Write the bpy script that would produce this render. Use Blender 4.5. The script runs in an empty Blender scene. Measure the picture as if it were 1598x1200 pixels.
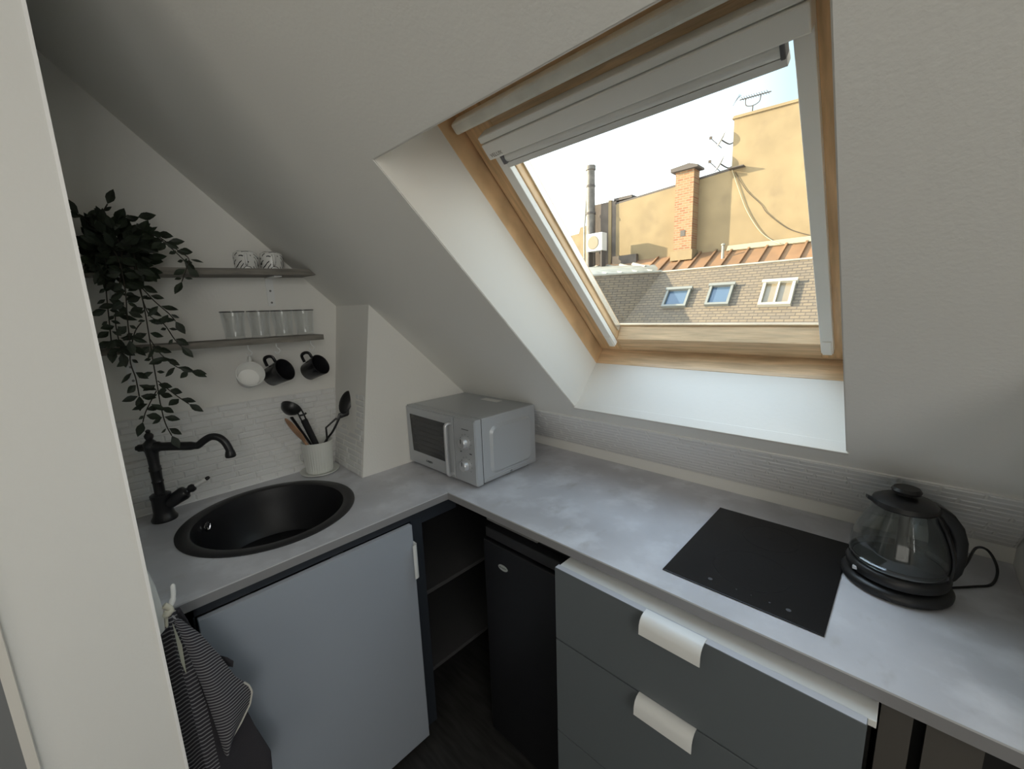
import bpy, bmesh, math, random
from mathutils import Vector, Matrix
sc = bpy.context.scene
COL = sc.collection
# ------------------------------------------------------------------ camera
cd = bpy.data.cameras.new('camera'); cam = bpy.data.objects.new('camera', cd); COL.objects.link(cam)
cd.sensor_fit = 'HORIZONTAL'; cd.sensor_width = 36; cd.lens = 647.13/1598*36
cd.clip_start = .02; cd.clip_end = 200
RT = Vector((.72013691, .69295211, -.03493133)); DN = Vector((.09889104, -.15234161, -.98336799)); FW = Vector((-.68674842, .70470519, -.17823357))
m = Matrix((RT, -DN, -FW)).transposed().to_4x4(); m.translation = (0, 0, 1.55)
cam.matrix_world = m
sc.camera = cam
# ------------------------------------------------------------------ sky, sun, exposure
SUN = Vector((-.862, -.402, .309)).normalized()
W = bpy.data.worlds.new('sky'); sc.world = W; W.use_nodes = True
nt = W.node_tree; nt.nodes.clear()
def N(nt, t, **k):
    n = nt.nodes.new(t)
    for a, b in k.items(): setattr(n, a, b)
    return n
tc = N(nt, 'ShaderNodeTexCoord'); sep = N(nt, 'ShaderNodeSeparateXYZ'); nt.links.new(tc.outputs['Generated'], sep.inputs[0])
dot = N(nt, 'ShaderNodeVectorMath', operation='DOT_PRODUCT'); nt.links.new(tc.outputs['Generated'], dot.inputs[0]); dot.inputs[1].default_value = Vector((-.92, -.39, .05)).normalized()
r1 = N(nt, 'ShaderNodeValToRGB'); nt.links.new(sep.outputs['Z'], r1.inputs[0])
e = r1.color_ramp.elements
e[0].position = 0; e[0].color = (2.6, 2.6, 2.5, 1); e[1].position = 1; e[1].color = (2.3, 2.9, 3.7, 1)
for p, c in ((.22, (2.3, 2.45, 2.5, 1)), (.42, (1.7, 2.1, 2.35, 1))):
    q = e.new(p); q.color = c
hf = N(nt, 'ShaderNodeMath', operation='MULTIPLY_ADD'); nt.links.new(dot.outputs['Value'], hf.inputs[0]); hf.inputs[1].default_value = .5; hf.inputs[2].default_value = .5
r2 = N(nt, 'ShaderNodeValToRGB'); nt.links.new(hf.outputs[0], r2.inputs[0])
e = r2.color_ramp.elements
e[0].position = 0.0; e[0].color = (.75, .75, .75, 1); e[1].position = 1; e[1].color = (1.5, 1.4, 1.3, 1)
for p, c in ((.42, (.34, .385, .395, 1)), (.52, (.8, .8, .8, 1)), (.62, (1.1, 1.1, 1.08, 1))):
    q = e.new(p); q.color = c
mx = N(nt, 'ShaderNodeMix', data_type='RGBA', blend_type='MULTIPLY'); mx.inputs[0].default_value = 1
nt.links.new(r1.outputs[0], mx.inputs[6]); nt.links.new(r2.outputs[0], mx.inputs[7])
bg = N(nt, 'ShaderNodeBackground'); nt.links.new(mx.outputs[2], bg.inputs[0]); bg.inputs[1].default_value = 1.3
wo = N(nt, 'ShaderNodeOutputWorld'); nt.links.new(bg.outputs[0], wo.inputs[0])
sl = bpy.data.lights.new('sun', 'SUN'); sl.energy = 15; sl.color = (1, .86, .62); sl.angle = .01
so = bpy.data.objects.new('sun', sl); COL.objects.link(so); so.location = (-8, -4, 8)
so.rotation_euler = SUN.to_track_quat('Z', 'Y').to_euler()
# daylight portal in the roof window's opening (only guides sampling of the sky)
pl = bpy.data.lights.new('window_daylight', 'AREA'); pl.shape = 'RECTANGLE'; pl.size = .62; pl.size_y = .82; pl.cycles.is_portal = True
po = bpy.data.objects.new('window_daylight', pl); COL.objects.link(po)
# two added fill lights, unseen, beside and behind the camera
rl = bpy.data.lights.new('side_fill_light', 'AREA'); rl.shape = 'RECTANGLE'; rl.size = 1.1; rl.size_y = 1.1; rl.energy = 16.5; rl.color = (1, .985, .94)
ro = bpy.data.objects.new('side_fill_light', rl); COL.objects.link(ro); ro.location = (1.69, -.75, 1.86); ro.rotation_euler = (math.radians(90), 0, math.radians(90))
rb = bpy.data.lights.new('back_fill_light', 'AREA'); rb.shape = 'RECTANGLE'; rb.size = 1.6; rb.size_y = 1.5; rb.energy = 7; rb.color = (1, .94, .83)  # added area light that brightens the room from behind the camera
rbo = bpy.data.objects.new('back_fill_light', rb); COL.objects.link(rbo); rbo.location = (.6, -2.19, 1.05); rbo.rotation_euler = (math.radians(90), 0, 0)
sc.view_settings.view_transform = 'Standard'; sc.view_settings.look = 'None'; sc.view_settings.gamma = 1
sc.view_settings.use_curve_mapping = False; sc.view_settings.exposure = 0.0
sc.cycles.max_bounces = 12; sc.cycles.diffuse_bounces = 6; sc.cycles.transparent_max_bounces = 24
sc.cycles.use_denoising = True; sc.cycles.sample_clamp_indirect = 6
random.seed(4)
# ------------------------------------------------------------------ materials
MAT = {}
def mat(name, col, rough=.5, metal=0, bump=0, bscale=60, var=0, vscale=5, stretch=(1, 1, 1), spec=.5, coat=0, sheen=0):
    if name in MAT: return MAT[name]
    M = bpy.data.materials.new(name); M.use_nodes = True; t = M.node_tree; b = t.nodes['Principled BSDF']
    b.inputs['Base Color'].default_value = (*col, 1); b.inputs['Roughness'].default_value = rough; b.inputs['Metallic'].default_value = metal
    b.inputs['Specular IOR Level'].default_value = spec
    if coat: b.inputs['Coat Weight'].default_value = coat; b.inputs['Coat Roughness'].default_value = .1
    c = N(t, 'ShaderNodeTexCoord'); mp = N(t, 'ShaderNodeMapping'); t.links.new(c.outputs['Object'], mp.inputs[0]); mp.inputs['Scale'].default_value = stretch
    if var:
        n = N(t, 'ShaderNodeTexNoise'); t.links.new(mp.outputs[0], n.inputs[0]); n.inputs['Scale'].default_value = vscale; n.inputs['Detail'].default_value = 6
        r = N(t, 'ShaderNodeValToRGB'); t.links.new(n.outputs['Fac'], r.inputs[0])
        r.color_ramp.elements[0].position = .3; r.color_ramp.elements[1].position = .7
        r.color_ramp.elements[0].color = (*[max(0, x*(1-var)) for x in col], 1); r.color_ramp.elements[1].color = (*[min(1, x*(1+var)) for x in col], 1)
        t.links.new(r.outputs[0], b.inputs['Base Color'])
    if bump:
        n = N(t, 'ShaderNodeTexNoise'); t.links.new(mp.outputs[0], n.inputs[0]); n.inputs['Scale'].default_value = bscale; n.inputs['Detail'].default_value = 3
        bp = N(t, 'ShaderNodeBump'); bp.inputs['Strength'].default_value = bump; bp.inputs['Distance'].default_value = .002
        t.links.new(n.outputs['Fac'], bp.inputs['Height']); t.links.new(bp.outputs[0], b.inputs['Normal'])
    MAT[name] = M; return M
def ramp2(M, col2, scale, stretch, lo=.45, hi=.55, wave=False, det=6):
    """adds a second colour through a noise pattern that belongs to the surface"""
    t = M.node_tree; b = t.nodes['Principled BSDF']
    c = N(t, 'ShaderNodeTexCoord'); mp = N(t, 'ShaderNodeMapping'); t.links.new(c.outputs['Object'], mp.inputs[0]); mp.inputs['Scale'].default_value = stretch
    n = N(t, 'ShaderNodeTexNoise'); t.links.new(mp.outputs[0], n.inputs[0]); n.inputs['Scale'].default_value = scale; n.inputs['Detail'].default_value = det; n.inputs['Distortion'].default_value = 1.2 if wave else 0
    r = N(t, 'ShaderNodeMapRange'); t.links.new(n.outputs['Fac'], r.inputs[0]); r.inputs[1].default_value = lo; r.inputs[2].default_value = hi
    mxn = N(t, 'ShaderNodeMix', data_type='RGBA'); t.links.new(r.outputs[0], mxn.inputs[0])
    s = b.inputs['Base Color']
    if s.is_linked: t.links.new(s.links[0].from_socket, mxn.inputs[6])
    else: mxn.inputs[6].default_value = s.default_value
    mxn.inputs[7].default_value = (*col2, 1); t.links.new(mxn.outputs[2], s)
    return M
PAINT = mat('white_wall_paint', (.82, .81, .77), .85, bump=.25, bscale=140)
REVEAL = mat('white_lining_paint', (.74, .715, .665), .6, bump=.1, bscale=90)
PARTP = mat('partition_paint', (.80, .80, .78), .8, bump=.2, bscale=160)
TILE = mat('white_glazed_tile', (.80, .80, .79), .22, bump=.25, bscale=28)
GROUT = mat('tile_grout', (.74, .74, .72), .9)
FLOORM = mat('dark_floor_vinyl', (.035, .034, .033), .5, var=.4, vscale=8, stretch=(1, 8, 1))
TOP = mat('concrete_laminate', (.58, .58, .61), .38, bump=.05, bscale=90, var=.13, vscale=4.5)
ramp2(TOP, (.74, .75, .79), 9, (1, 1, 1), .5, .75)
ramp2(TOP, (.49, .48, .48), 16, (1, .6, 1), .62, .8)
NAVY = mat('dark_navy_carcass', (.022, .028, .038), .55)
GREYD = mat('grey_cabinet_front', (.35, .39, .45), .45)
DRAW = mat('shaded_drawer_front', (.130, .148, .160), .45)  # darker copy of the cabinet front, shade put into the colour
WHITEM = mat('white_melamine', (.80, .81, .79), .35)
WMETAL = mat('white_metal', (.82, .83, .82), .35)
SHELFG = mat('grey_shelf_board', (.07, .07, .073), .6)
BLK = mat('black_plastic', (.012, .012, .013), .38)
BLKM = mat('black_matt_metal', (.012, .012, .014), .35)
SINKM = mat('black_granite_composite', (.014, .014, .016), .42, bump=.2, bscale=400)
FRIDGEM = mat('black_fridge_enamel', (.008, .008, .010), .42)
HOBM = mat('black_glass_ceramic', (.008, .008, .009), .22, spec=.35)
SILV = mat('silver_metal_paint', (.45, .47, .49), .38, metal=.25)
SILVB = mat('bright_silver', (.60, .61, .63), .35, metal=.6)
CHROME = mat('chrome', (.75, .76, .78), .12, metal=1)
MWDOOR = mat('microwave_door_glass', (.03, .032, .034), .2)
WOOD = mat('varnished_pine', (.68, .49, .30), .38, var=.22, vscale=6, stretch=(1.2, 14, 14), coat=.2)
ramp2(WOOD, (.52, .34, .19), 9, (1.2, 30, 30), .55, .8, True)
WOODS = mat('varnished_pine_side', (.70, .48, .27), .38, var=.22, vscale=6, stretch=(14, 1.4, 1.4), coat=.2)
SHWOOD = mat('grey_stained_wood', (.20, .185, .16), .7, var=.35, vscale=7, stretch=(10, 1.2, 10), bump=.3, bscale=40)
BLIND = mat('grey_blind_aluminium', (.84, .83, .79), .5)
FLAPM = mat('beige_vent_bar', (.82, .80, .72), .5, var=.12, vscale=14)
POTW = mat('white_enamel', (.74, .75, .71), .45)
CERW = mat('white_ceramic', (.82, .82, .80), .2)
CERB = mat('black_ceramic', (.012, .012, .014), .25)
LEAF = mat('dark_green_leaf', (.020, .030, .017), .5, var=.4, vscale=30)
STEM = mat('dark_stem', (.03, .026, .018), .7)
BAMBOO = mat('light_wood', (.42, .24, .14), .5, var=.2, vscale=20)
TOWELM = mat('towel_dark', (.035, .033, .04), .95, bump=.6, bscale=500)
CREAM = mat('cream_plastic', (.66, .63, .52), .4)
LETTER = mat('dark_print', (.04, .045, .05), .5)
LETG = mat('grey_print', (.33, .30, .27), .5)
STICK = mat('paper_sticker', (.75, .75, .74), .6)
# outside
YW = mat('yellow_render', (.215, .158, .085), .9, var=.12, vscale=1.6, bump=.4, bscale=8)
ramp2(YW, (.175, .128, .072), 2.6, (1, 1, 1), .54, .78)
DARKW = mat('shaded_render', (.10, .08, .065), .9, var=.3, vscale=3)  # cast shadows across the court put into a darker colour
ZINC = mat('rusty_zinc', (.20, .11, .055), .55, var=.25, vscale=1.6)
ZINCL = mat('pale_zinc', (.27, .255, .21), .55, var=.2, vscale=4)
CAPM = mat('grey_coping', (.07, .058, .05), .8)
STREET = mat('street_grey', (.11, .105, .10), .9)
PIPE = mat('grey_flue_metal', (.11, .095, .08), .6, var=.4, vscale=7)
ACW = mat('white_unit_paint', (.5, .5, .48), .5)
ACG = mat('beige_grille', (.18, .145, .09), .6)
SKYGL = mat('skylight_pane', (.05, .08, .12), .12, spec=.5)
CABLE = mat('dark_cable', (.05, .035, .025), .7)
CABLEW = mat('pale_cable', (.34, .30, .2), .7)
def brick_mat(name, c1, c2, mortar, w, h, ms, axes='XZ', off=.5):
    M = bpy.data.materials.new(name); M.use_nodes = True; t = M.node_tree; b = t.nodes['Principled BSDF']; b.inputs['Roughness'].default_value = .85
    c = N(t, 'ShaderNodeTexCoord'); s = N(t, 'ShaderNodeSeparateXYZ'); t.links.new(c.outputs['Object'], s.inputs[0])
    cb = N(t, 'ShaderNodeCombineXYZ'); t.links.new(s.outputs[axes[0]], cb.inputs[0]); t.links.new(s.outputs[axes[1]], cb.inputs[1])
    br = N(t, 'ShaderNodeTexBrick'); t.links.new(cb.outputs[0], br.inputs[0])
    br.inputs['Color1'].default_value = (*c1, 1); br.inputs['Color2'].default_value = (*c2, 1); br.inputs['Mortar'].default_value = (*mortar, 1)
    br.inputs['Scale'].default_value = 1; br.inputs['Brick Width'].default_value = w; br.inputs['Row Height'].default_value = h; br.inputs['Mortar Size'].default_value = ms
    br.inputs['Bias'].default_value = 0; br.offset = off
    t.links.new(br.outputs['Color'], b.inputs['Base Color'])
    bp = N(t, 'ShaderNodeBump'); bp.inputs['Strength'].default_value = .6; bp.inputs['Distance'].default_value = .02
    inv = N(t, 'ShaderNodeMath', operation='SUBTRACT'); inv.inputs[0].default_value = 1; t.links.new(br.outputs['Fac'], inv.inputs[1])
    t.links.new(inv.outputs[0], bp.inputs['Height']); t.links.new(bp.outputs[0], b.inputs['Normal'])
    MAT[name] = M; return M
SLATE = brick_mat('roof_slates', (.155, .118, .077), (.122, .096, .068), (.068, .054, .042), .17, .062, .008)
BRICK = brick_mat('red_brick', (.20, .075, .035), (.25, .15, .07), (.22, .17, .10), .16, .06, .012)
def glass_mat(name, tint=(1, 1, 1), gloss=.08, rough=.02, fres=1.45):
    M = bpy.data.materials.new(name); M.use_nodes = True; t = M.node_tree; t.nodes.clear()
    o = N(t, 'ShaderNodeOutputMaterial'); tr = N(t, 'ShaderNodeBsdfTransparent'); tr.inputs[0].default_value = (*tint, 1)
    g = N(t, 'ShaderNodeBsdfGlossy'); g.inputs['Roughness'].default_value = rough; g.inputs[0].default_value = (.95, .97, 1, 1)
    lw = N(t, 'ShaderNodeLayerWeight'); lw.inputs[0].default_value = .5; pw = N(t, 'ShaderNodeMath', operation='POWER'); t.links.new(lw.outputs['Facing'], pw.inputs[0]); pw.inputs[1].default_value = 3
    f = N(t, 'ShaderNodeMath', operation='MULTIPLY'); t.links.new(pw.outputs[0], f.inputs[0]); f.inputs[1].default_value = fres-1
    a = N(t, 'ShaderNodeMath', operation='ADD'); t.links.new(f.outputs[0], a.inputs[0]); a.inputs[1].default_value = gloss; a.use_clamp = True
    mm = N(t, 'ShaderNodeMixShader'); t.links.new(a.outputs[0], mm.inputs[0]); t.links.new(tr.outputs[0], mm.inputs[1]); t.links.new(g.outputs[0], mm.inputs[2])
    t.links.new(mm.outputs[0], o.inputs[0]); MAT[name] = M; return M
PANE = glass_mat('window_glass', (.97, .98, .97), 0, .0, 1.2)
TUMB = glass_mat('tumbler_glass', (.975, .98, .98), .06, .04, 1.55)
KGL = glass_mat('kettle_glass', (.82, .84, .84), .05, .03, 1.5)
WATER = glass_mat('thick_glass_base', (.62, .64, .63), .10, .05, 1.5)
def stripes_mat():
    M = bpy.data.materials.new('striped_towel_cotton'); M.use_nodes = True; t = M.node_tree; b = t.nodes['Principled BSDF']; b.inputs['Roughness'].default_value = .95
    uv = N(t, 'ShaderNodeUVMap'); s = N(t, 'ShaderNodeSeparateXYZ'); t.links.new(uv.outputs[0], s.inputs[0])
    a = N(t, 'ShaderNodeMath', operation='MULTIPLY'); t.links.new(s.outputs[1], a.inputs[0]); a.inputs[1].default_value = 62
    f = N(t, 'ShaderNodeMath', operation='FRACT'); t.links.new(a.outputs[0], f.inputs[0])
    g = N(t, 'ShaderNodeMath', operation='LESS_THAN'); t.links.new(f.outputs[0], g.inputs[0]); g.inputs[1].default_value = .32
    # plain dark band at the hem
    h = N(t, 'ShaderNodeMath', operation='LESS_THAN'); t.links.new(s.outputs[1], h.inputs[0]); h.inputs[1].default_value = 2.0
    k = N(t, 'ShaderNodeMath', operation='MULTIPLY'); t.links.new(g.outputs[0], k.inputs[0]); t.links.new(h.outputs[0], k.inputs[1])
    mm = N(t, 'ShaderNodeMix', data_type='RGBA'); t.links.new(k.outputs[0], mm.inputs[0]); mm.inputs[6].default_value = (.035, .033, .042, 1); mm.inputs[7].default_value = (.27, .27, .28, 1)
    t.links.new(mm.outputs[2], b.inputs['Base Color']); return M
STRIPE = stripes_mat()
def cup_mat():
    M = bpy.data.materials.new('patterned_porcelain'); M.use_nodes = True; t = M.node_tree; b = t.nodes['Principled BSDF']; b.inputs['Roughness'].default_value = .25
    c = N(t, 'ShaderNodeTexCoord'); w = N(t, 'ShaderNodeTexWave', wave_type='RINGS'); t.links.new(c.outputs['Object'], w.inputs[0]); w.inputs['Scale'].default_value = 28; w.inputs['Distortion'].default_value = 9; w.inputs['Detail'].default_value = 1.5
    n = N(t, 'ShaderNodeTexNoise'); t.links.new(c.outputs['Object'], n.inputs[0]); n.inputs['Scale'].default_value = 42
    r = N(t, 'ShaderNodeMath', operation='LESS_THAN'); t.links.new(w.outputs['Fac'], r.inputs[0]); r.inputs[1].default_value = .16
    g = N(t, 'ShaderNodeMath', operation='GREATER_THAN'); t.links.new(n.outputs['Fac'], g.inputs[0]); g.inputs[1].default_value = .47
    k = N(t, 'ShaderNodeMath', operation='MULTIPLY'); t.links.new(r.outputs[0], k.inputs[0]); t.links.new(g.outputs[0], k.inputs[1])
    mm = N(t, 'ShaderNodeMix', data_type='RGBA'); t.links.new(k.outputs[0], mm.inputs[0]); mm.inputs[6].default_value = (.78, .78, .75, 1); mm.inputs[7].default_value = (.03, .03, .03, 1)
    t.links.new(mm.outputs[2], b.inputs['Base Color']); return M
CUPM = cup_mat()
# ------------------------------------------------------------------ mesh helpers
class B:
    def __init__(s): s.b = bmesh.new()
    def hexa(s, p):
        v = [s.b.verts.new(q) for q in p]
        for f in ((0, 1, 2, 3), (7, 6, 5, 4), (0, 4, 5, 1), (1, 5, 6, 2), (2, 6, 7, 3), (3, 7, 4, 0)): s.b.faces.new([v[i] for i in f])
        return s
    def box(s, x0, x1, y0, y1, z0, z1):
        return s.hexa([(x0, y0, z0), (x0, y1, z0), (x1, y1, z0), (x1, y0, z0), (x0, y0, z1), (x0, y1, z1), (x1, y1, z1), (x1, y0, z1)])
    def prism(s, poly, d):
        d = Vector(d); a = [s.b.verts.new(Vector(p)) for p in poly]; c = [s.b.verts.new(Vector(p)+d) for p in poly]; n = len(a)
        s.b.faces.new(a); s.b.faces.new(c[::-1])
        for i in range(n): s.b.faces.new((a[i], c[i], c[(i+1) % n], a[(i+1) % n]))
        return s
    def lathe(s, prof, seg=32, M=None, cap=False, ang=2*math.pi):
        M = M or Matrix(); rings = []; full = abs(ang-2*math.pi) < 1e-6
        n = seg if full else seg+1
        for r, z in prof:
            if r < 1e-5: rings.append([s.b.verts.new(M @ Vector((0, 0, z)))])
            else: rings.append([s.b.verts.new(M @ Vector((r*math.cos(ang*i/seg), r*math.sin(ang*i/seg), z))) for i in range(n)])
        for a, c in zip(rings, rings[1:]):
            for i in range(seg):
                j = (i+1) % n
                if len(a) == 1 and len(c) == 1: continue
                if len(a) == 1: s.b.faces.new((a[0], c[j], c[i]))
                elif len(c) == 1: s.b.faces.new((a[i], a[j], c[0]))
                else: s.b.faces.new((a[i], a[j], c[j], c[i]))
        if cap:
            for r in (rings[0], rings[-1]):
                if len(r) > 2: s.b.faces.new(r)
        return s
    def tube(s, pts, rad, seg=10, flat=1.0, up=None):
        pts = [Vector(p) for p in pts]; n = len(pts); rings = []
        if not hasattr(rad, '__len__'): rad = [rad]*n
        prev = None
        for i, p in enumerate(pts):
            t = (pts[min(i+1, n-1)]-pts[max(i-1, 0)]).normalized()
            if prev is None:
                u = Vector(up) if up else (Vector((0, 0, 1)) if abs(t.z) < .9 else Vector((1, 0, 0)))
            else: u = prev
            u = (u-t*u.dot(t)).normalized(); prev = u; w = t.cross(u)
            rings.append([s.b.verts.new(p+(u*math.cos(2*math.pi*k/seg)*flat+w*math.sin(2*math.pi*k/seg))*rad[i]) for k in range(seg)])
        for a, c in zip(rings, rings[1:]):
            for k in range(seg): s.b.faces.new((a[k], a[(k+1) % seg], c[(k+1) % seg], c[k]))
        s.b.faces.new(rings[0][::-1]); s.b.faces.new(rings[-1])
        return s
    def bevel(s, w, seg=2, ang=30):
        bmesh.ops.recalc_face_normals(s.b, faces=s.b.faces)
        ed = [e for e in s.b.edges if len(e.link_faces) == 2 and e.calc_face_angle(0) > math.radians(ang)]
        bmesh.ops.bevel(s.b, geom=ed, offset=w, segments=seg, affect='EDGES', profile=.5, clamp_overlap=True)
        return s
def smooth_path(pts, k=6):
    P = [Vector(p) for p in pts]; out = []
    for i in range(len(P)-1):
        a, b, c, d = P[max(i-1, 0)], P[i], P[i+1], P[min(i+2, len(P)-1)]
        for j in range(k):
            t = j/k; out.append(.5*((2*b)+(c-a)*t+(2*a-5*b+4*c-d)*t*t+(3*b-3*c+d-a)*t**3))
    out.append(P[-1]); return out
ORG = {}
def obj(name, bb, m, parent=None, smooth=False, loc=None, local=False, recalc=True, uv=None):
    bm = bb.b
    if recalc: bmesh.ops.recalc_face_normals(bm, faces=bm.faces)
    if not local:
        if parent is not None: o0 = ORG[parent.name]
        elif loc is not None: o0 = Vector(loc)
        else:
            xs = [v.co for v in bm.verts]
            o0 = Vector(((min(v.x for v in xs)+max(v.x for v in xs))/2, (min(v.y for v in xs)+max(v.y for v in xs))/2, min(v.z for v in xs)))
        bmesh.ops.translate(bm, verts=bm.verts, vec=-o0)
    me = bpy.data.meshes.new(name); bm.to_mesh(me); bm.free()
    for p in me.polygons: p.use_smooth = smooth
    if smooth:
        try: me.set_sharp_from_angle(angle=math.radians(40))
        except Exception: pass
    me.materials.append(m)
    o = bpy.data.objects.new(name, me); COL.objects.link(o)
    if parent is not None:
        o.parent = parent; ORG[o.name] = ORG.get(parent.name, Vector())
    else:
        if not local: o.location = o0; ORG[o.name] = o0.copy()
    return o
def thing(name, label, cat, loc, group=None, rot=None, kind=None):
    o = bpy.data.objects.new(name, None); COL.objects.link(o); o.location = loc; ORG[o.name] = Vector(loc); o.empty_display_size = .05
    if rot: o.rotation_euler = rot
    tag(o, label, cat, group, kind); return o
def tag(o, label=None, cat=None, group=None, kind=None):
    if label: o['label'] = label
    if cat: o['category'] = cat
    if group: o['group'] = group
    if kind: o['kind'] = kind
    return o
def struct(name, bb, m, label=None, cat=None, **k):
    return tag(obj(name, bb, m, **k), label, cat, None, 'structure')
def dup(root, loc, label, rot=None):
    r = root.copy(); COL.objects.link(r); r.location = loc; r['label'] = label
    if rot is not None: r.rotation_euler = rot
    for ch in list(root.children):
        c = ch.copy(); COL.objects.link(c); c.parent = r
        for g in ch.children:
            d = g.copy(); COL.objects.link(d); d.parent = c
    return r
def text(name, body, size, M, m, parent, ext=.0004, align='CENTER'):
    cu = bpy.data.curves.new('t', 'FONT'); cu.body = body; cu.size = size; cu.align_x = align; cu.align_y = 'CENTER'; cu.extrude = ext; cu.resolution_u = 3
    t = bpy.data.objects.new('t', cu); COL.objects.link(t); bpy.context.view_layer.update()
    me = bpy.data.meshes.new_from_object(t.evaluated_get(bpy.context.evaluated_depsgraph_get())); bpy.data.objects.remove(t)
    M2 = Matrix.Translation(-ORG[parent.name]) @ M
    me.transform(M2); me.name = name; me.materials.clear(); me.materials.append(m)
    o = bpy.data.objects.new(name, me); COL.objects.link(o); o.parent = parent; ORG[o.name] = ORG[parent.name]; return o
def basis(o, x, y):
    x = Vector(x).normalized(); y = Vector(y).normalized(); z = x.cross(y)
    M = Matrix((x, y, z)).transposed().to_4x4(); M.translation = o; return M
# roof-slope frame: x along the window wall, s up the slope from the opening's lower edge, o outwards
UP = Vector((0, -.7275, .6861)); OUT = Vector((0, .6861, .7275)); S0 = Vector((0, 1.232, 1.183))
def SL(x, s, o): return Vector((x, 0, 0))+S0+UP*s+OUT*o
def slbox(bb, x0, x1, s0, s1, o0, o1, t0=0, t1=0):
    return bb.hexa([SL(x0, s0, o0), SL(x0, s1, o0), SL(x1, s1, o0), SL(x1, s0, o0), SL(x0, s0+t0, o1), SL(x0, s1+t1, o1), SL(x1, s1+t1, o1), SL(x1, s0+t0, o1)])
XL, XR, SH = -.878, -.088, 1.013
GX, WY, FZ = -1.84, 1.485, -.08
po.matrix_world = basis(SL((XL+XR)/2, .48, .30), (1, 0, 0), tuple(UP))   # portal: its -Z must look into the room
# ------------------------------------------------------------------ the room shell
struct('floor', B().box(-2.0, 1.85, -2.35, 1.7, FZ-.1, FZ), FLOORM, 'dark floor between the sink cabinet and the fridge', 'floor')
struct('wall_left', B().prism([(GX, -2.3, FZ), (GX, 1.6, FZ), (GX, 1.6, 1.0), (GX, -.08, 2.50), (GX, -2.3, 2.5)], (-.15, 0, 0)), PAINT, 'white gable wall carrying the shelves above the sink', 'wall')
struct('wall_front', B().box(-1.99, 1.85, WY, WY+.2, FZ, .945), PAINT, 'low white knee wall behind the worktop under the roof window', 'wall')
struct('wall_back', B().box(-2.0, 1.85, -2.35, -2.2, FZ, 2.5), PAINT, 'plain white wall at the far end of the room', 'wall')
struct('wall_right', B().box(1.7, 1.85, -2.2, 1.6, FZ, 2.5), PAINT, 'plain white wall on the room side away from the shelves', 'wall')
struct('wall_pier', B().prism([(.228, .88, FZ), (.228, WY, FZ), (.228, WY, .945), (.228, .88, .945+.943*(WY-.88))], (.3, 0, 0)), PAINT, 'short white wall closing the worktop behind the kettle', 'wall')
c = B(); slbox(c, -1.99, XL, -.6, 2.0, 0, .215); slbox(c, XR, 1.85, -.6, 2.0, 0, .215); slbox(c, XL, XR, -.6, 0, 0, .215); slbox(c, XL, XR, SH, 2.0, 0, .215)
struct('ceiling', c, PAINT, 'sloped white attic ceiling around the roof window', 'ceiling')
struct('ceiling_flat', B().box(-2.0, 1.85, -2.35, -.05, 2.42, 2.55), PAINT, 'flat white ceiling above the top of the slope', 'ceiling')
# chimney breast in the corner, its edge leaning with the old flue
struct('wall_chimney_breast', B().hexa([(-1.55, .706, .9005), (GX, .716, .9005), (GX, WY, .9005), (-1.55, WY, .9005), (-1.55, .803, 1.588), (GX, .800, 1.590), (GX, WY, .945), (-1.55, WY, .945)]), PAINT, 'white boxed chimney breast in the corner behind the microwave', 'wall')
# partition end beside the camera
struct('wall_partition', B().box(-1.82, -1.0, -.157, .018, FZ, 2.42), PARTP, 'white end of the partition wall at the left edge', 'wall')
struct('trim_1', B().box(-1.012, -.99, -.17, -.157, FZ, 2.42), REVEAL, 'narrow white trim strip at the far edge of the partition end', 'trim')
struct('trim_2', B().box(-1.004, -.9975, .0155, .0205, FZ, 2.42), mat('bright_white_bead', (.93, .93, .93), .4), 'thin white corner bead on the partition edge', 'trim')
struct('door_1', B().box(-1.30, -1.26, -1.05, -.158, FZ+.01, 2.0), mat('shaded_door_paint', (.22, .23, .24), .6), 'door beyond the partition end at the lower left edge, shade put into its grey', 'door')  # added door, the shade beyond the partition is put into its grey
# window linings: thin white boards in the opening and the sill board
c = B(); slbox(c, XL-.001, XL+.002, .0, SH, .002, .205); slbox(c, XR-.002, XR+.001, 0, SH, .002, .205); slbox(c, XL, XR, 0, .003, .002, .205); slbox(c, XL, XR, SH-.003, SH, .002, .205)
struct('trim_3', c, REVEAL, 'white lining boards round the deep roof window opening', 'trim')
c = B(); slbox(c, XL-.004, XR+.004, -.004, .006, -.004, .026)
struct('trim_4', c.bevel(.0015), REVEAL, 'thin white sill edge along the bottom of the window opening', 'trim')
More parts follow.
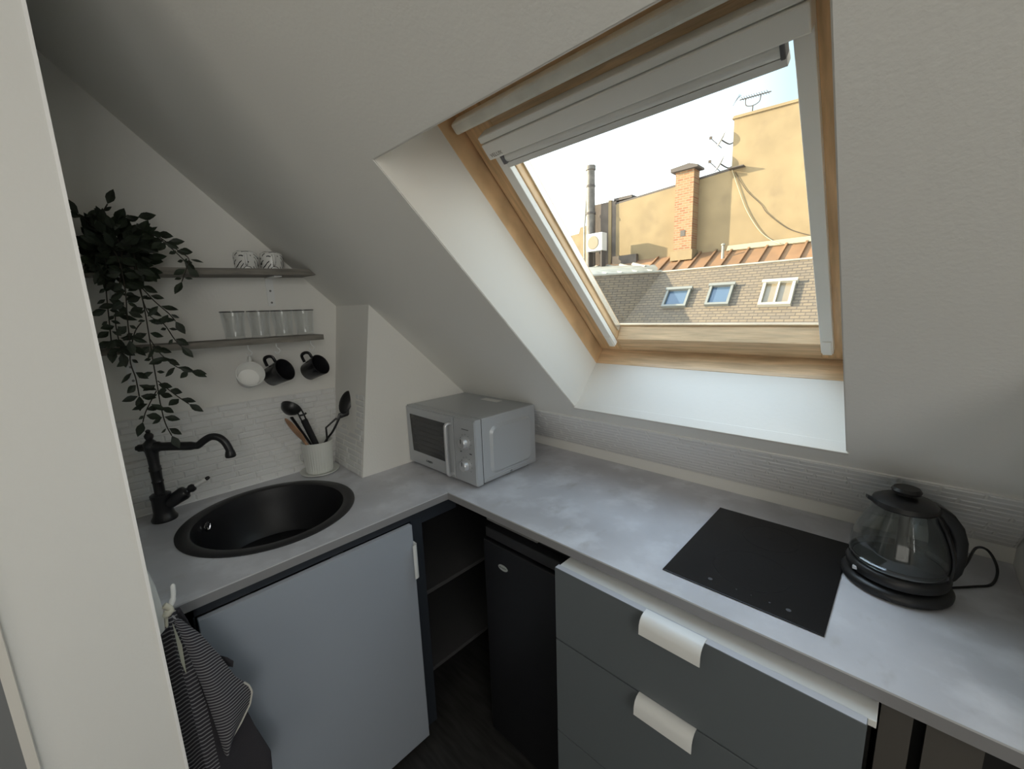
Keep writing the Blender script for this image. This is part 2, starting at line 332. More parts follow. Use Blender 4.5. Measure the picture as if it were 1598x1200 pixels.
# ------------------------------------------------------------------ tiled splashbacks
def tiles(bb, O, U, V, nrm, w, h, rows, tw, seed, clip=None, k_=1):
    rnd = random.Random(seed); O = Vector(O); U = Vector(U).normalized(); V = Vector(V).normalized(); Nn = Vector(nrm).normalized(); rh = h/rows; g = .0009
    for r in range(rows):
        x = -rnd.random()*tw
        while x < w:
            ww = tw*rnd.uniform(.6, 1.25); a, b_ = max(x, 0), min(x+ww, w); x += ww
            if b_-a < .008: continue
            v0, v1 = r*rh+g, (r+1)*rh-g; a += g; b_ -= g; d = (.0035+rnd.random()*.0015)*k_; ti = rnd.uniform(-.0009, .0009)*k_; q = .004
            P = lambda u, v, k: O+U*u+V*v+Nn*k
            if clip and clip(a, b_, v0): b_ = min(b_, clip(a, b_, v0))
            if b_-a < .01: continue
            lo = [P(a, v0, 0), P(b_, v0, 0), P(b_, v1, 0), P(a, v1, 0)]; hi = [P(a+q, v0+q*.8, d-ti), P(b_-q, v0+q*.8, d+ti), P(b_-q, v1-q*.8, d+ti), P(a+q, v1-q*.8, d-ti)]
            L = [bb.b.verts.new(p) for p in lo]; H = [bb.b.verts.new(p) for p in hi]
            bb.b.faces.new(H)
            for i in range(4): bb.b.faces.new((L[i], L[(i+1) % 4], H[(i+1) % 4], H[i]))
t1 = thing('splashback', 'white brick pattern tile splashback on the wall behind the sink', 'tiles', (GX, .37, .9), kind='structure')
c = B(); tiles(c, (GX+.004, .02, .902), (0, 1, 0), (0, 0, 1), (1, 0, 0), .73, .333, 14, .095, 1); obj('tile_field', c, TILE, t1, recalc=False)
obj('grout', B().box(GX+.0003, GX+.0045, .02, .752, .901, 1.236), GROUT, t1)
c = B(); tiles(c, (-1.556, .7055, .902), (-1, .034, 0), (0, .14, 1), (0, -1, .12), .272, .333, 14, .10, 2, None, .5); obj('side_tile_field', c, TILE, t1, recalc=False)
obj('caulk', B().prism([(GX+.004, .02, .9005), (GX+.010, .02, .9005), (GX+.004, .02, .908)], (0, .69, 0)), WMETAL, t1)
t2 = thing('splashback', 'white narrow brick tile splashback on the slope below the roof window', 'tiles', (-.65, 1.45, .94), kind='structure')
sb = (.945-1.183)/.6861
def slP(x, z, o): return SL(x, (z-1.183)/.6861, o)
c = B(); tiles(c, slP(-1.55, .950, -.004), (1, 0, 0), UP, -OUT, 1.775, (1.131-.950)/.6861, 11, .11, 3, None, .5); obj('tile_field', c, TILE, t2, recalc=False)
c = B(); slbox(c, -1.55, .226, (.946-1.183)/.6861, (1.133-1.183)/.6861, -.0045, -.0003); obj('grout', c, GROUT, t2)
# ------------------------------------------------------------------ roof window
win = thing('window_1', 'pine framed roof window in the sloped ceiling', 'window', SL(-.483, 0, .25), kind='structure')
c = B(); slbox(c, XL-.06, XL+.002, -.06, SH+.06, .205, .34); slbox(c, XR-.002, XR+.06, -.06, SH+.06, .205, .34); obj('side_frame', c.bevel(.002), WOODS, win)
c = B(); slbox(c, XL+.002, XR-.002, -.06, .004, .205, .34); slbox(c, XL+.002, XR-.002, .004, .018, .272, .34); slbox(c, XL+.002, XR-.002, SH-.003, SH+.06, .205, .34); obj('cross_frame', c.bevel(.002), WOOD, win)
sash = B(); slbox(sash, -.871, -.780, .02, .99, .265, .32); slbox(sash, -.176, -.095, .02, .99, .265, .32)
sash = obj('sash_side', sash.bevel(.003), WOODS, win)
c = B(); slbox(c, -.780, -.176, .02, .078, .265, .31, 0, .020); slbox(c, -.780, -.176, .02, .105, .3101, .32); slbox(c, -.780, -.176, .875, .99, .265, .32); obj('sash_rail', c.bevel(.002), WOOD, win)
c = B(); slbox(c, -.7798, -.774, .10, .875, .288, .309); slbox(c, -.180, -.1762, .10, .875, .288, .309); obj('gasket', c, mat('gasket_aluminium', (.72, .72, .68), .25, metal=.8), win)
c = B(); slbox(c, -.782, -.174, .092, .880, .3095, .3115); obj('pane', c, PANE, win)
c = B(); slbox(c, -.866, -.100, .914, .943, .228, .262); obj('vent_bar', c.bevel(.006), FLAPM, win)
for x, s_ in ((XL+.002, .055), (XL+.002, .90)): obj('hinge_pin', B().lathe([(0, .003), (.007, .003), (.007, 0)], 12, basis(SL(x, s_, .235), tuple(UP), tuple(OUT))), mat('grey_steel', (.10, .10, .11), .4, metal=.6), win)
bl = thing('roller_blind', 'grey roller blind pulled up in its cassette across the top of the roof window', 'blind', SL(-.483, .8, .25))
c = B(); slbox(c, -.811, -.146, .832, .872, .226, .2645); slbox(c, -.811, -.146, .874, .890, .228, .2645); obj('cassette', c.bevel(.003), BLIND, bl)
for x0, x1 in ((-.811, -.783), (-.173, -.146)):
    c = B(); slbox(c, x0, x1, .064, .835, .246, .2645); slbox(c, x0+.003, x1-.003, .062, .115, .243, .2464); obj('rail', c.bevel(.002), BLIND, bl)
c = B(); slbox(c, -.782, -.181, .795, .808, .240, .262); c.tube([SL(-.782, .820, .246), SL(-.181, .820, .246)], .012, 14); obj('pull_bar', c, mat('pale_grey_bar', (.72, .72, .69), .4), bl, smooth=True)
for xa, xb in ((-.7835, -.772), (-.188, -.1805)):
    c = B(); slbox(c, xa, xb, .808, .833, .2325, .258); obj('end_cap', c.bevel(.002), mat('dark_grey_cap', (.12, .12, .13), .4), bl)
text('stamp', 'VELUX', .013, basis(SL(-.780, .842, .2255), (1, 0, 0), tuple(UP)), LETG, bl)
# ------------------------------------------------------------------ worktop with sink cut-out
SKX, SKY, SKR = -1.508, .362, .262
def ngon_solid(outer, hole, z0, z1):
    bb = B(); b = bb.b
    def loop(pts): 
        v = [b.verts.new((x, y, z1)) for x, y in pts]; return [b.edges.new((v[i], v[(i+1) % len(v)])) for i in range(len(v))]
    ed = loop(outer)+loop(hole)
    bmesh.ops.triangle_fill(b, edges=ed, use_beauty=True, use_dissolve=True)
    r = bmesh.ops.extrude_face_region(b, geom=list(b.faces))
    bmesh.ops.translate(b, verts=[g for g in r['geom'] if isinstance(g, bmesh.types.BMVert)], vec=(0, 0, z0-z1))
    return bb
outer = [(GX+.001, .0195), (-1.173, .0195), (-1.173, .847), (.227, .847), (.227, WY-.001), (GX+.001, WY-.001)]
hole = [(SKX+(SKR-.015)*math.cos(a*math.pi/32), SKY+(SKR-.015)*math.sin(a*math.pi/32)) for a in range(64)]
wt = thing('worktop', 'grey concrete look worktop running round the corner', 'worktop', (-.8, .9, .872))
obj('slab', ngon_solid(outer, hole, .872, .9), TOP, wt)
obj('edge_strip', B().box(-1.1732, -1.1722, .0195, .8475, .8965, .9003).box(-1.1732, .227, .8463, .8473, .8965, .9003), mat('pale_edge', (.55, .56, .58), .3), wt)
obj('edge_band', B().box(-1.1730, -1.1721, .0195, .8478, .8725, .8965).box(-1.1730, .227, .8461, .8470, .8725, .8965), mat('dark_edge_band', (.25, .25, .26), .5), wt)
obj('seam', B().box(-1.1745, -1.1728, .8455, .8475, .872, .9004), LETTER, wt)
obj('batten', B().box(-.965, -.745, .8465, .866, .8655, .8719), mat('grey_batten', (.13, .13, .13), .6), wt, )
# ------------------------------------------------------------------ sink and tap
sk = thing('sink', 'round black composite sink set in the worktop', 'sink', (SKX, SKY, .9))
T = Matrix.Translation((SKX, SKY, 0))
obj('basin', B().lathe([(SKR, .9006), (SKR, .9035), (SKR-.006, .9065), (SKR-.030, .9065), (SKR-.038, .902), (SKR-.046, .86), (SKR-.056, .76), (SKR-.075, .735), (.05, .728), (.045, .722), (0, .722), ], 72, T), SINKM, sk, smooth=True)
obj('drain', B().lathe([(.044, .7235), (.040, .727), (.03, .7255), (0, .7255)], 32, T), mat('dark_steel', (.12, .12, .13), .3, metal=.8), sk, smooth=True)
a = math.atan2(.185-SKY, -1.661-SKX); rr = SKR-.0475
ov = basis(Vector((SKX+rr*math.cos(a), SKY+rr*math.sin(a), .868)), (math.sin(a), -math.cos(a), 0), (0, 0, 1))
if (ov.to_3x3() @ Vector((0, 0, 1))).dot(Vector((-math.cos(a), -math.sin(a), 0))) < 0: ov = ov @ Matrix.Rotation(math.pi, 4, 'Y')
obj('overflow_ring', B().lathe([(.017, 0), (.017, .004), (.011, .005), (.0105, .001), (.005, .001), (.005, .004), (0, .004)], 28, ov), CHROME, sk, smooth=True)
tp = thing('kitchen_tap', 'black traditional swan neck tap with a porcelain tipped lever', 'tap', (-1.742, .105, .9))
T = Matrix.Translation((-1.742, .105, 0))
obj('body', B().lathe([(0, .901), (.035, .901), (.036, .908), (.030, .918), (.027, .93), (.0265, .975), (.0285, .98), (.0285, .990), (.024, .993), (.017, .995)], 32, T), BLKM, tp, smooth=True)
obj('column', B().lathe([(.016, .992), (.0145, 1.0), (.0145, 1.03), (.0165, 1.035), (.0145, 1.04), (.0155, 1.07), (.0175, 1.075), (.0155, 1.08), (.0165, 1.085), (.0145, 1.09), (.0155, 1.12), (.018, 1.14), (.020, 1.15), (.020, 1.163), (.014, 1.172), (.009, 1.178), (.012, 1.186), (.0125, 1.192), (.008, 1.199), (.0055, 1.201), (.007, 1.205), (.005, 1.210), (0, 1.212)], 28, T), BLKM, tp, smooth=True)
D = Vector((.62, .78, 0)).normalized(); O = Vector((-1.742, .105, 0))
def arm(d, z): return O+D*d+Vector((0, 0, z))
pts = [arm(-.045, 1.152), arm(-.035, 1.152), arm(-.015, 1.153), arm(.0, 1.154), arm(.03, 1.152), arm(.06, 1.151), arm(.13, 1.147), arm(.142, 1.149), arm(.160, 1.162), arm(.182, 1.173), arm(.204, 1.170), arm(.221, 1.154), arm(.231, 1.130), arm(.233, 1.118)]
obj('spout', B().tube(smooth_path(pts, 5), [.004]*2+[.008]*3+[.012]*5+[.017]*10+[.014]*10+[.0115]*36, 16), BLKM, tp, smooth=True)
tip = arm(.233, 1.10)
obj('aerator', B().lathe([(0, 0), (.014, 0), (.016, .004), (.015, .012), (.0125, .022)], 24, Matrix.Translation(tip)), BLKM, tp, smooth=True)
L0 = Vector((-1.735, .12, .955)); LD = Vector((.20, .74, .40)).normalized()
lv = basis(L0, LD.cross(Vector((0, 0, 1))), LD.cross(LD.cross(Vector((0, 0, 1)))))
if (lv.to_3x3() @ Vector((0, 0, 1))).dot(LD) < 0: lv = basis(L0, -LD.cross(Vector((0, 0, 1))), LD.cross(LD.cross(Vector((0, 0, 1)))))
hd = obj('lever', B().lathe([(0, 0), (.021, .0), (.022, .03), (.0235, .05), (.021, .058), (.012, .062), (.010, .066), (.014, .074), (.0125, .084), (.007, .088)], 24, lv), BLKM, tp, smooth=True)
obj('porcelain_grip', B().lathe([(.006, .088), (.008, .094), (.0065, .105), (.009, .118), (.0075, .124)], 20, lv), CERW, hd, smooth=True)
obj('lever_tip', B().lathe([(.006, .124), (.0065, .130), (.004, .136), (0, .137)], 16, lv), BLKM, hd, smooth=True)
# ------------------------------------------------------------------ base cabinets
cb = thing('sink_cabinet', 'dark framed base cabinet with a pale grey door under the sink', 'cabinet', (-1.5, .38, FZ))
obj('carcass', B().box(-1.82, -1.2, .022, .040, FZ+.06, .871).box(-1.82, -1.2, .040, .09, .80, .871).box(-1.22, -1.2, .040, .086, FZ+.06, .871).box(-1.22, -1.2, .086, .744, .836, .871).box(-1.82, -1.2, .700, .744, FZ+.06, .835).box(-1.82, -1.24, .04, .70, FZ+.06, FZ+.08), NAVY, cb)
obj('plinth', B().box(-1.27, -1.255, .022, .744, FZ+.001, FZ+.06), NAVY, cb)
dr = obj('door', B().box(-1.198, -1.180, .094, .693, -.035, .8325).bevel(.0012), GREYD, cb)
obj('top_edge', B().box(-1.197, -1.1805, .095, .692, .8326, .8331), mat('lit_front_edge', (.55, .56, .60), .4), dr)  # light on the door's upper edge painted as a paler strip
def tabpull(P, A, Ln, prof, th=.0022):
    """prof: list of (a,b) in the plane (P-basis u,v); extruded along A"""
    u, v = P[1], P[2]; o = P[0]; n = len(prof); pts = []
    for i, (a_, b_) in enumerate(prof):
        t = Vector(prof[min(i+1, n-1)])-Vector(prof[max(i-1, 0)]); t.normalize(); q = Vector((-t.y, t.x))*th
        pts.append(((a_, b_), (a_+q.x, b_+q.y)))
    poly = [p[0] for p in pts]+[p[1] for p in pts[::-1]]
    return B().prism([o+u*a_+v*b_ for a_, b_ in poly], A*Ln)
obj('handle', tabpull((Vector((-1.190, .6935, .645)), Vector((1, 0, 0)), Vector((0, 1, 0))), Vector((0, 0, 1)), .125, [(0, 0), (.018, 0), (.026, -.0005), (.031, -.004), (.033, -.010), (.033, -.018)]), WMETAL, dr, smooth=True)
ck = thing('corner_shelf_unit', 'dark open corner cabinet with grey shelves between sink cabinet and fridge', 'cabinet', (-1.5, 1.05, FZ))
obj('header', B().box(-1.215, -1.2, .7445, .90, .812, .871), NAVY, ck)
obj('back_panel', B().box(-1.815, -1.80, .7445, 1.46, FZ+.001, .871).box(-1.80, -1.06, 1.445, 1.46, FZ+.001, .871), NAVY, ck)
for z in (.482, .142): obj('shelf', B().box(-1.80, -1.25, .7445, 1.444, z, z+.016), SHELFG, ck)
fr = thing('mini_fridge', 'black under counter mini fridge in the dark corner', 'fridge', (-.85, 1.15, FZ))
obj('cabinet_body', B().box(-1.035, -.668, .935, 1.43, FZ+.001, .800).bevel(.004), FRIDGEM, fr)
fd = obj('door', B().box(-1.035, -.668, .885, .932, FZ+.03, .755).bevel(.006), FRIDGEM, fr)
obj('handle_recess', B().box(-1.03, -.672, .895, .932, .760, .797).bevel(.003), mat('dark_handle_strip', (.02, .02, .022), .5), fd)
bd = obj('badge', B().lathe([(0, .0015), (1, .0015), (1.0, 0)], 40, basis(Vector((-.936, .8848, .679)), (1, 0, 0), (0, 0, 1)) @ Matrix.Diagonal((.022, .0105, 1, 1))), mat('pale_badge', (.42, .46, .45), .4), fd)
text('badge_lettering', 'BRANDT', .0085, basis(Vector((-.936, .8828, .679)), (1, 0, 0), (0, 0, 1)), LETTER, bd, ext=.0002)
dw = thing('drawer_unit', 'grey fronted drawer unit with a white top board under the hob', 'drawers', (-.31, 1.1, FZ))
obj('carcass', B().box(-.650, .002, .824, 1.42, FZ+.05, .838), mat('dark_inside', (.05, .05, .05), .6), dw)
obj('top_board', B().box(-.640, .019, .821, 1.42, .840, .8535).bevel(.001), WHITEM, dw)
HP = [(0, 0), (-.016, 0), (-.024, -.002), (-.031, -.008), (-.035, -.018), (-.036, -.040)]
for z0, z1 in ((.638, .856), (.330, .634), (.02, .326)):
    d = obj('drawer_front', B().box(-.642, .008, .800, .8175, z0, z1).bevel(.001), DRAW, dw)
    if z0 > .3:
        h = obj('handle', tabpull((Vector((-.391 if z0 < .6 else -.383, .812, z1+.0005)), Vector((0, 1, 0)), Vector((0, 0, 1))), Vector((1, 0, 0)), .134, HP[:1]+HP[1:], -.0022), WMETAL, d, smooth=True)
obj('top_edge', B().box(-.641, .007, .801, .8173, .8561, .8566), mat('lit_front_edge', (.55, .56, .60), .4), dw)  # paler colour stands for the light on the drawer's upper edge
pc = thing('end_cabinet', 'dark brown board fronted cabinet under the worktop end', 'cabinet', (.12, 1.1, FZ))
TAUPE = mat('dark_taupe_board', (.085, .078, .070), .7)
obj('board', B().box(.023, .064, .885, .90, FZ+.001, .871), TAUPE, pc)
obj('board', B().box(.080, .145, .885, .90, FZ+.001, .871), TAUPE, pc)
obj('carcass', B().box(.023, .225, .93, 1.40, FZ+.001, .871), mat('recess_shade', (.01, .01, .01), .8), pc)  # solid box, the shade of the open recess painted black
# ------------------------------------------------------------------ hob
hb = thing('induction_hob', 'black two zone glass hob set flush in the worktop', 'hob', (-.23, 1.13, .9))
obj('glass_plate', B().box(-.393, -.068, .915, 1.338, .9005, .9035).bevel(.001), HOBM, hb)
for x, r in ((-.292, .005), (-.134, .005), (-.235, .0014), (-.205, .0014), (-.169, .002)): obj('touch_mark', B().lathe([(0, .0003), (r, .0003), (r, 0)], 16, Matrix.Translation((x, .951, .9035))), mat('grey_mark', (.075, .075, .08), .5), hb)
c = B()
for y, r in ((1.05, .082), (1.235, .066)):
    c.lathe([(r, .0002), (r+.0008, .0002)], 48, Matrix.Translation((-.23, y, .9036)))
    c.box(-.235, -.225, y-.0006, y+.0006, .9036, .9038); c.box(-.2306, -.2294, y-.005, y+.005, .9036, .9038)
obj('zone_marking', c, mat('faint_mark', (.0105, .0105, .011), .3), hb)
# ------------------------------------------------------------------ microwave
mw = thing('microwave', 'silver microwave oven with two knobs in the corner', 'microwave', (-1.325, 1.11, .9))
x0, x1, y0, y1, z0, z1 = -1.550, -1.103, .933, 1.262, .912, 1.162
obj('housing', B().box(x0+.002, x1, y0+.032, y1, z0, z1).bevel(.004), SILV, mw)
obj('front_panel', B().box(x0, x1+.001, y0, y0+.030, z0-.003, z1).bevel(.003), SILV, mw)
obj('seam_strip', B().box(x0+.004, x1-.001, y0+.029, y0+.033, z0+.001, z1-.002), BLK, mw)
dd = obj('door', B().box(x0+.004, -1.226, y0-.006, y0-.0002, z0+.002, z1-.004).bevel(.002), SILV, mw)
obj('door_window', B().prism([(-1.518, y0-.0075, 1.128), (-1.268, y0-.0075, 1.126), (-1.268, y0-.0075, .968), (-1.508, y0-.0075, .968)], (0, .002, 0)), MWDOOR, dd)
c = B()
for k in range(7): c.box(-1.50, -1.285, y0-.0080, y0-.0074, .985+k*.020, .9855+k*.020)
obj('window_mesh', c, mat('window_mesh_line', (.06, .063, .066), .4), dd)
obj('handle', B().tube(smooth_path([(-1.240, y0-.004, 1.132), (-1.240, y0-.026, 1.128), (-1.240, y0-.030, 1.10), (-1.240, y0-.030, .96), (-1.240, y0-.026, .932), (-1.240, y0-.004, .928)], 5), .0075, 12), SILVB, dd, smooth=True)
obj('control_panel', B().box(-1.222, x1, y0-.005, y0-.0002, z0+.002, z1-.004).bevel(.002), SILV, mw)
text('door_lettering', 'CANDY', .013, basis(Vector((-1.395, y0-.0078, .940)), (1, 0, 0), (0, 0, 1)), LETTER, dd)
for z in (1.072, .984):
    kb = obj('knob', B().lathe([(.025, 0), (.025, .004), (.021, .006), (.0195, .020), (.017, .023), (0, .023)], 36, basis(Vector((-1.155, y0-.005, z)), (1, 0, 0), (0, 0, 1))), SILVB, mw, smooth=True)
    obj('pointer', B().box(-1.1565, -1.1535, y0-.029, y0-.0275, z+.002, z+.018), LETTER, kb)
c = B()
for z in (1.072, .984):
    for k in range(9):
        a = math.radians(-40+k*32.5); r = .031
        c.box(-1.155+r*math.cos(a)-.0012, -1.155+r*math.cos(a)+.0012, y0-.0055, y0-.0049, z+r*math.sin(a)-.0012, z+r*math.sin(a)+.0012)
c.box(-1.175, -1.135, y0-.0055, y0-.0049, 1.120, 1.1225); c.box(-1.135, -1.122, y0-.0055, y0-.0049, 1.030, 1.034); c.box(-1.188, -1.18, y0-.0055, y0-.0049, 1.030, 1.034)
obj('dial_marks', c, LETTER, mw)
# embossed side panel: raised rounded rectangle
def rrect(cx, cy, w, h, r, n=6):
    out = []
    for sx, sy, a0 in ((1, 1, 0), (-1, 1, 90), (-1, -1, 180), (1, -1, 270)):
        for k in range(n+1):
            a = math.radians(a0+90*k/n); out.append((cx+sx*(w/2-r)+r*math.cos(a), cy+sy*(h/2-r)+r*math.sin(a)))
    return out
c = B(); A = rrect(1.118, 1.030, .232, .188, .03); Bq = rrect(1.118, 1.030, .212, .168, .022); Cq = rrect(1.118, 1.030, .19, .146, .018)
ra = [c.b.verts.new((x1, p[0], p[1])) for p in A]; rb = [c.b.verts.new((x1+.008, p[0], p[1])) for p in Bq]; rc = [c.b.verts.new((x1+.0065, p[0], p[1])) for p in Cq]
for r_, q_ in ((ra, rb), (rb, rc)):
    for i in range(len(r_)): c.b.faces.new((r_[i], r_[(i+1) % len(r_)], q_[(i+1) % len(r_)], q_[i]))
c.b.faces.new(rc)
obj('side_emboss', c, SILV, mw, smooth=True)
obj('side_ridge', B().tube([(x1+.0005, .985, .9255), (x1+.0005, 1.245, .9255)], .0022, 8), SILVB, mw, smooth=True)
text('side_mark', 'CE', .010, basis(Vector((x1+.0004, 1.11, .9185)), (0, 1, 0), (0, 0, 1)), LETTER, mw)
obj('sticker', B().box(-1.36, -1.255, 1.190, 1.225, z1+.0002, z1+.0008), STICK, mw)
for x in (x0+.03, x1-.03):
    for y in (y0+.05, y1-.03): obj('foot', B().lathe([(0, .9004), (.010, .9004), (.012, .912)], 16, Matrix.Translation((x, y, 0)), cap=True), BLK, mw)
# ------------------------------------------------------------------ kettle
KX, KY = .022, 1.213
kt = thing('electric_kettle', 'glass electric kettle with black lid handle and base', 'kettle', (KX, KY, .9))
T = Matrix.Translation((KX, KY, 0))
base = obj('power_base', B().lathe([(0, .901), (.090, .901), (.096, .906), (.097, .914), (.092, .922), (.080, .926), (0, .926)], 48, T), BLK, kt, smooth=True)
obj('collar', B().lathe([(0, .927), (.080, .927), (.088, .932), (.090, .943), (.086, .952), (.081, .955), (0, .955)], 48, T), BLK, kt, smooth=True)
obj('element_plate', B().lathe([(0, .958), (.074, .958), (.078, .9555)], 40, T), mat('steel_plate', (.35, .35, .34), .3, metal=.9), kt, smooth=True)
obj('thick_glass_rim', B().lathe([(.081, .9555), (.0865, .960), (.0865, .967), (.083, .970), (.079, .965), (.078, .957)], 48, T), WATER, kt, smooth=True)
obj('glass_jug', B().lathe([(.0845, .969), (.086, .985), (.084, 1.005), (.077, 1.03), (.067, 1.055), (.057, 1.075), (.052, 1.09), (.0495, 1.09), (.0545, 1.074), (.0645, 1.053), (.0745, 1.028), (.0815, 1.004), (.0835, .985), (.082, .970)], 48, T), KGL, kt, smooth=True)
HD = Vector((.80, .30, 0)).normalized(); HN = Vector((-HD.y, HD.x, 0))
lid = obj('lid', B().lathe([(0, 1.088), (.054, 1.088), (.058, 1.092), (.055, 1.101), (.040, 1.110), (.022, 1.114), (0, 1.115)], 40, T), BLK, kt, smooth=True)
obj('lid_knob', B().lathe([(.013, 1.112), (.015, 1.117), (.024, 1.121), (.026, 1.127), (.022, 1.133), (0, 1.134)], 28, T), BLK, lid, smooth=True)
# pouring lip
lp = [Vector((KX, KY, 0))-HD*d+HN*w+Vector((0, 0, z)) for d, w, z in ((.045, .025, 1.086), (.068, .006, 1.100), (.068, -.006, 1.100), (.045, -.025, 1.086))]
obj('spout', B().prism(lp, (0, 0, .006)), BLK, kt)
def hp(d, z, w=0): return Vector((KX, KY, 0))+HD*d+HN*w+Vector((0, 0, z))
prof = [(.030, 1.106), (.058, 1.102), (.080, 1.086), (.098, 1.060), (.108, 1.028), (.110, .99), (.106, .955), (.096, .934), (.078, .933), (.080, .955), (.086, .972), (.087, 1.0), (.082, 1.03), (.072, 1.055), (.060, 1.072), (.045, 1.086)]
c = B(); c.prism([hp(d, z, -.017) for d, z in prof], HN*.034); obj('handle', c.bevel(.006, 3, 20), BLK, kt, smooth=True)
sp = [(.052, 1.092), (.062, 1.078), (.072, 1.058), (.082, 1.03), (.089, 1.005), (.091, .985), (.089, .96), (.084, .950)]
c = B()
rings = []
for d, z in sp:
    rings.append([c.b.verts.new(hp(d*math.cos(t)*1.0, z, d*math.sin(t))) for t in [(-.62+.124*k) for k in range(11)]]+[c.b.verts.new(hp((d-.004)*math.cos(t), z, (d-.004)*math.sin(t))) for t in [(.62-.124*k) for k in range(11)]])
for a, b_ in zip(rings, rings[1:]):
    for i in range(22): c.b.faces.new((a[i], a[(i+1) % 22], b_[(i+1) % 22], b_[i]))
c.b.faces.new(rings[0]); c.b.faces.new(rings[-1])
obj('spine', c, BLK, kt, smooth=True)
obj('filter_tube', B().tube([hp(.008, .958, .012), hp(.008, 1.088, .012)], .010, 14), mat('smoked_plastic', (.06, .06, .06), .3), kt, smooth=True)
obj('switch', B().box(*(lambda p: (p.x-.006, p.x+.006, p.y-.004, p.y+.004, .936, .944))(Vector((KX, KY, 0))+Vector((-.75, -.66, 0)).normalized()*.0885)).bevel(.0015), SILVB, base)
obj('cord', B().tube(smooth_path([hp(.086, .912), hp(.098, .93), (.135, 1.30, .955), (.155, 1.39, .958), (.178, 1.42, .945), (.192, 1.39, .920), (.182, 1.34, .9035), (.15, 1.30, .9035), (.106, 1.25, .906)], 6), .0028, 8), BLK, kt, smooth=True)
# ------------------------------------------------------------------ shelves
def shelf(label, zt, th, y0_, y1_, dep, tilt, clipped):
    s = thing('wall_shelf', label, 'shelf', (GX, (y0_+y1_)/2, zt-th))
    c = B(); zz = lambda y: zt+tilt*(y-.3)
    xs = GX+.001; xf = GX+dep
    if clipped:
        yb = lambda z: (2.345-z)/.943-.002
        z0_, z1_ = zz(y1_)-th, zz(y1_)
        c.hexa([(xs, y0_, zz(y0_)-th), (xs, yb(z0_), z0_), (xf, yb(z0_), z0_), (xf, y0_, zz(y0_)-th), (xs, y0_, zz(y0_)), (xs, yb(z1_), z1_), (xf, yb(z1_)-.0, z1_), (xf, y0_, zz(y0_))])
    else:
        c.hexa([(xs, y0_, zz(y0_)-th), (xs, y1_, zz(y1_)-th), (xf, y1_, zz(y1_)-th), (xf, y0_, zz(y0_)-th), (xs, y0_, zz(y0_)), (xs, y1_, zz(y1_)), (xf, y1_, zz(y1_)), (xf, y0_, zz(y0_))])
    obj('board', c, SHWOOD, s); return s
sh1 = shelf('upper grey wooden wall shelf carrying two patterned cups and the plant', 1.719, .021, .020, .66, .14, .030, True)
sh2 = shelf('lower grey wooden wall shelf carrying four drinking glasses', 1.478, .020, .020, .676, .14, 0, False)
def bracket(par, y, zt, col):
    c = B().box(GX+.001, GX+.004, y-.013, y+.013, zt-.108, zt).box(GX+.001, GX+.115, y-.013, y+.013, zt-.004, zt-.0003)
    b = obj('bracket', c, col, par)
    for z in (zt-.095, zt-.05): obj('screw', B().lathe([(0, .0015), (.004, .0015), (.004, 0)], 10, basis(Vector((GX+.004, y, z)), (0, 1, 0), (0, 0, 1))), mat('screw_grey', (.2, .2, .2), .5), b)
bracket(sh1, .545, 1.704, WMETAL); bracket(sh1, .10, 1.691, WMETAL)
bracket(sh2, .10, 1.4575, WMETAL)
# cup hooks under the lower shelf
def hook(y, x, label):
    h = obj('cup_hook', B().tube(smooth_path([(x, y, 1.4575), (x, y, 1.445), (x, y+.004, 1.438), (x+.002, y+.010, 1.430), (x+.002, y+.006, 1.421), (x+.002, y-.004, 1.419), (x+.002, y-.009, 1.427)], 4), .0016, 8), WMETAL, smooth=True)
    tag(h, label, 'hook', 'cup hooks under the lower shelf')
# ------------------------------------------------------------------ cups on the upper shelf (upside down)
cp = thing('espresso_cup', 'white cup with black line drawing, left of the two on the upper shelf', 'cup', (-1.762, .457, 1.7242), 'patterned cups on the upper shelf')
obj('bowl', B().lathe([(.033, 0), (.036, .002), (.038, .02), (.039, .045), (.036, .058), (.026, .064), (.022, .064), (.021, .060), (0, .060)], 40), CUPM, cp, smooth=True, local=True)
obj('handle', B().tube(smooth_path([(.037, 0, .048), (.052, 0, .048), (.058, 0, .034), (.052, 0, .018), (.036, 0, .014)], 5), .0045, 10), CERW, cp, smooth=True, local=True)
cp.rotation_euler = (0, 0, math.radians(-14))
dup(cp, (-1.762, .542, 1.7268), 'white cup with black line drawing, right one tucked against the slope', (0, 0, math.radians(-9)))
# ------------------------------------------------------------------ tumblers
tb = thing('tumbler', 'clear drinking glass, first from the left on the lower shelf', 'glass', (-1.765, .390, 1.4785), 'drinking glasses on the lower shelf')
obj('wall', B().lathe([(.0, .001), (.029, .001), (.030, .003), (.0375, .097), (.0385, .098), (.0375, .099), (.0355, .0965), (.0280, .010), (0, .009)], 40), TUMB, tb, smooth=True, local=True)
obj('rim', B().lathe([(.0372, .0955), (.0388, .0965), (.0388, .099), (.0370, .0995), (.0362, .0975), (.0372, .0955)], 40), mat('glass_rim_grey', (.10, .10, .10), .2), tb, smooth=True, local=True)
names = ['second from the left on the lower shelf', 'third from the left on the lower shelf', 'last on the right end of the lower shelf']
for k, y in enumerate((.473, .553, .632)): dup(tb, (-1.765, y, 1.4785), 'clear drinking glass, '+names[k])
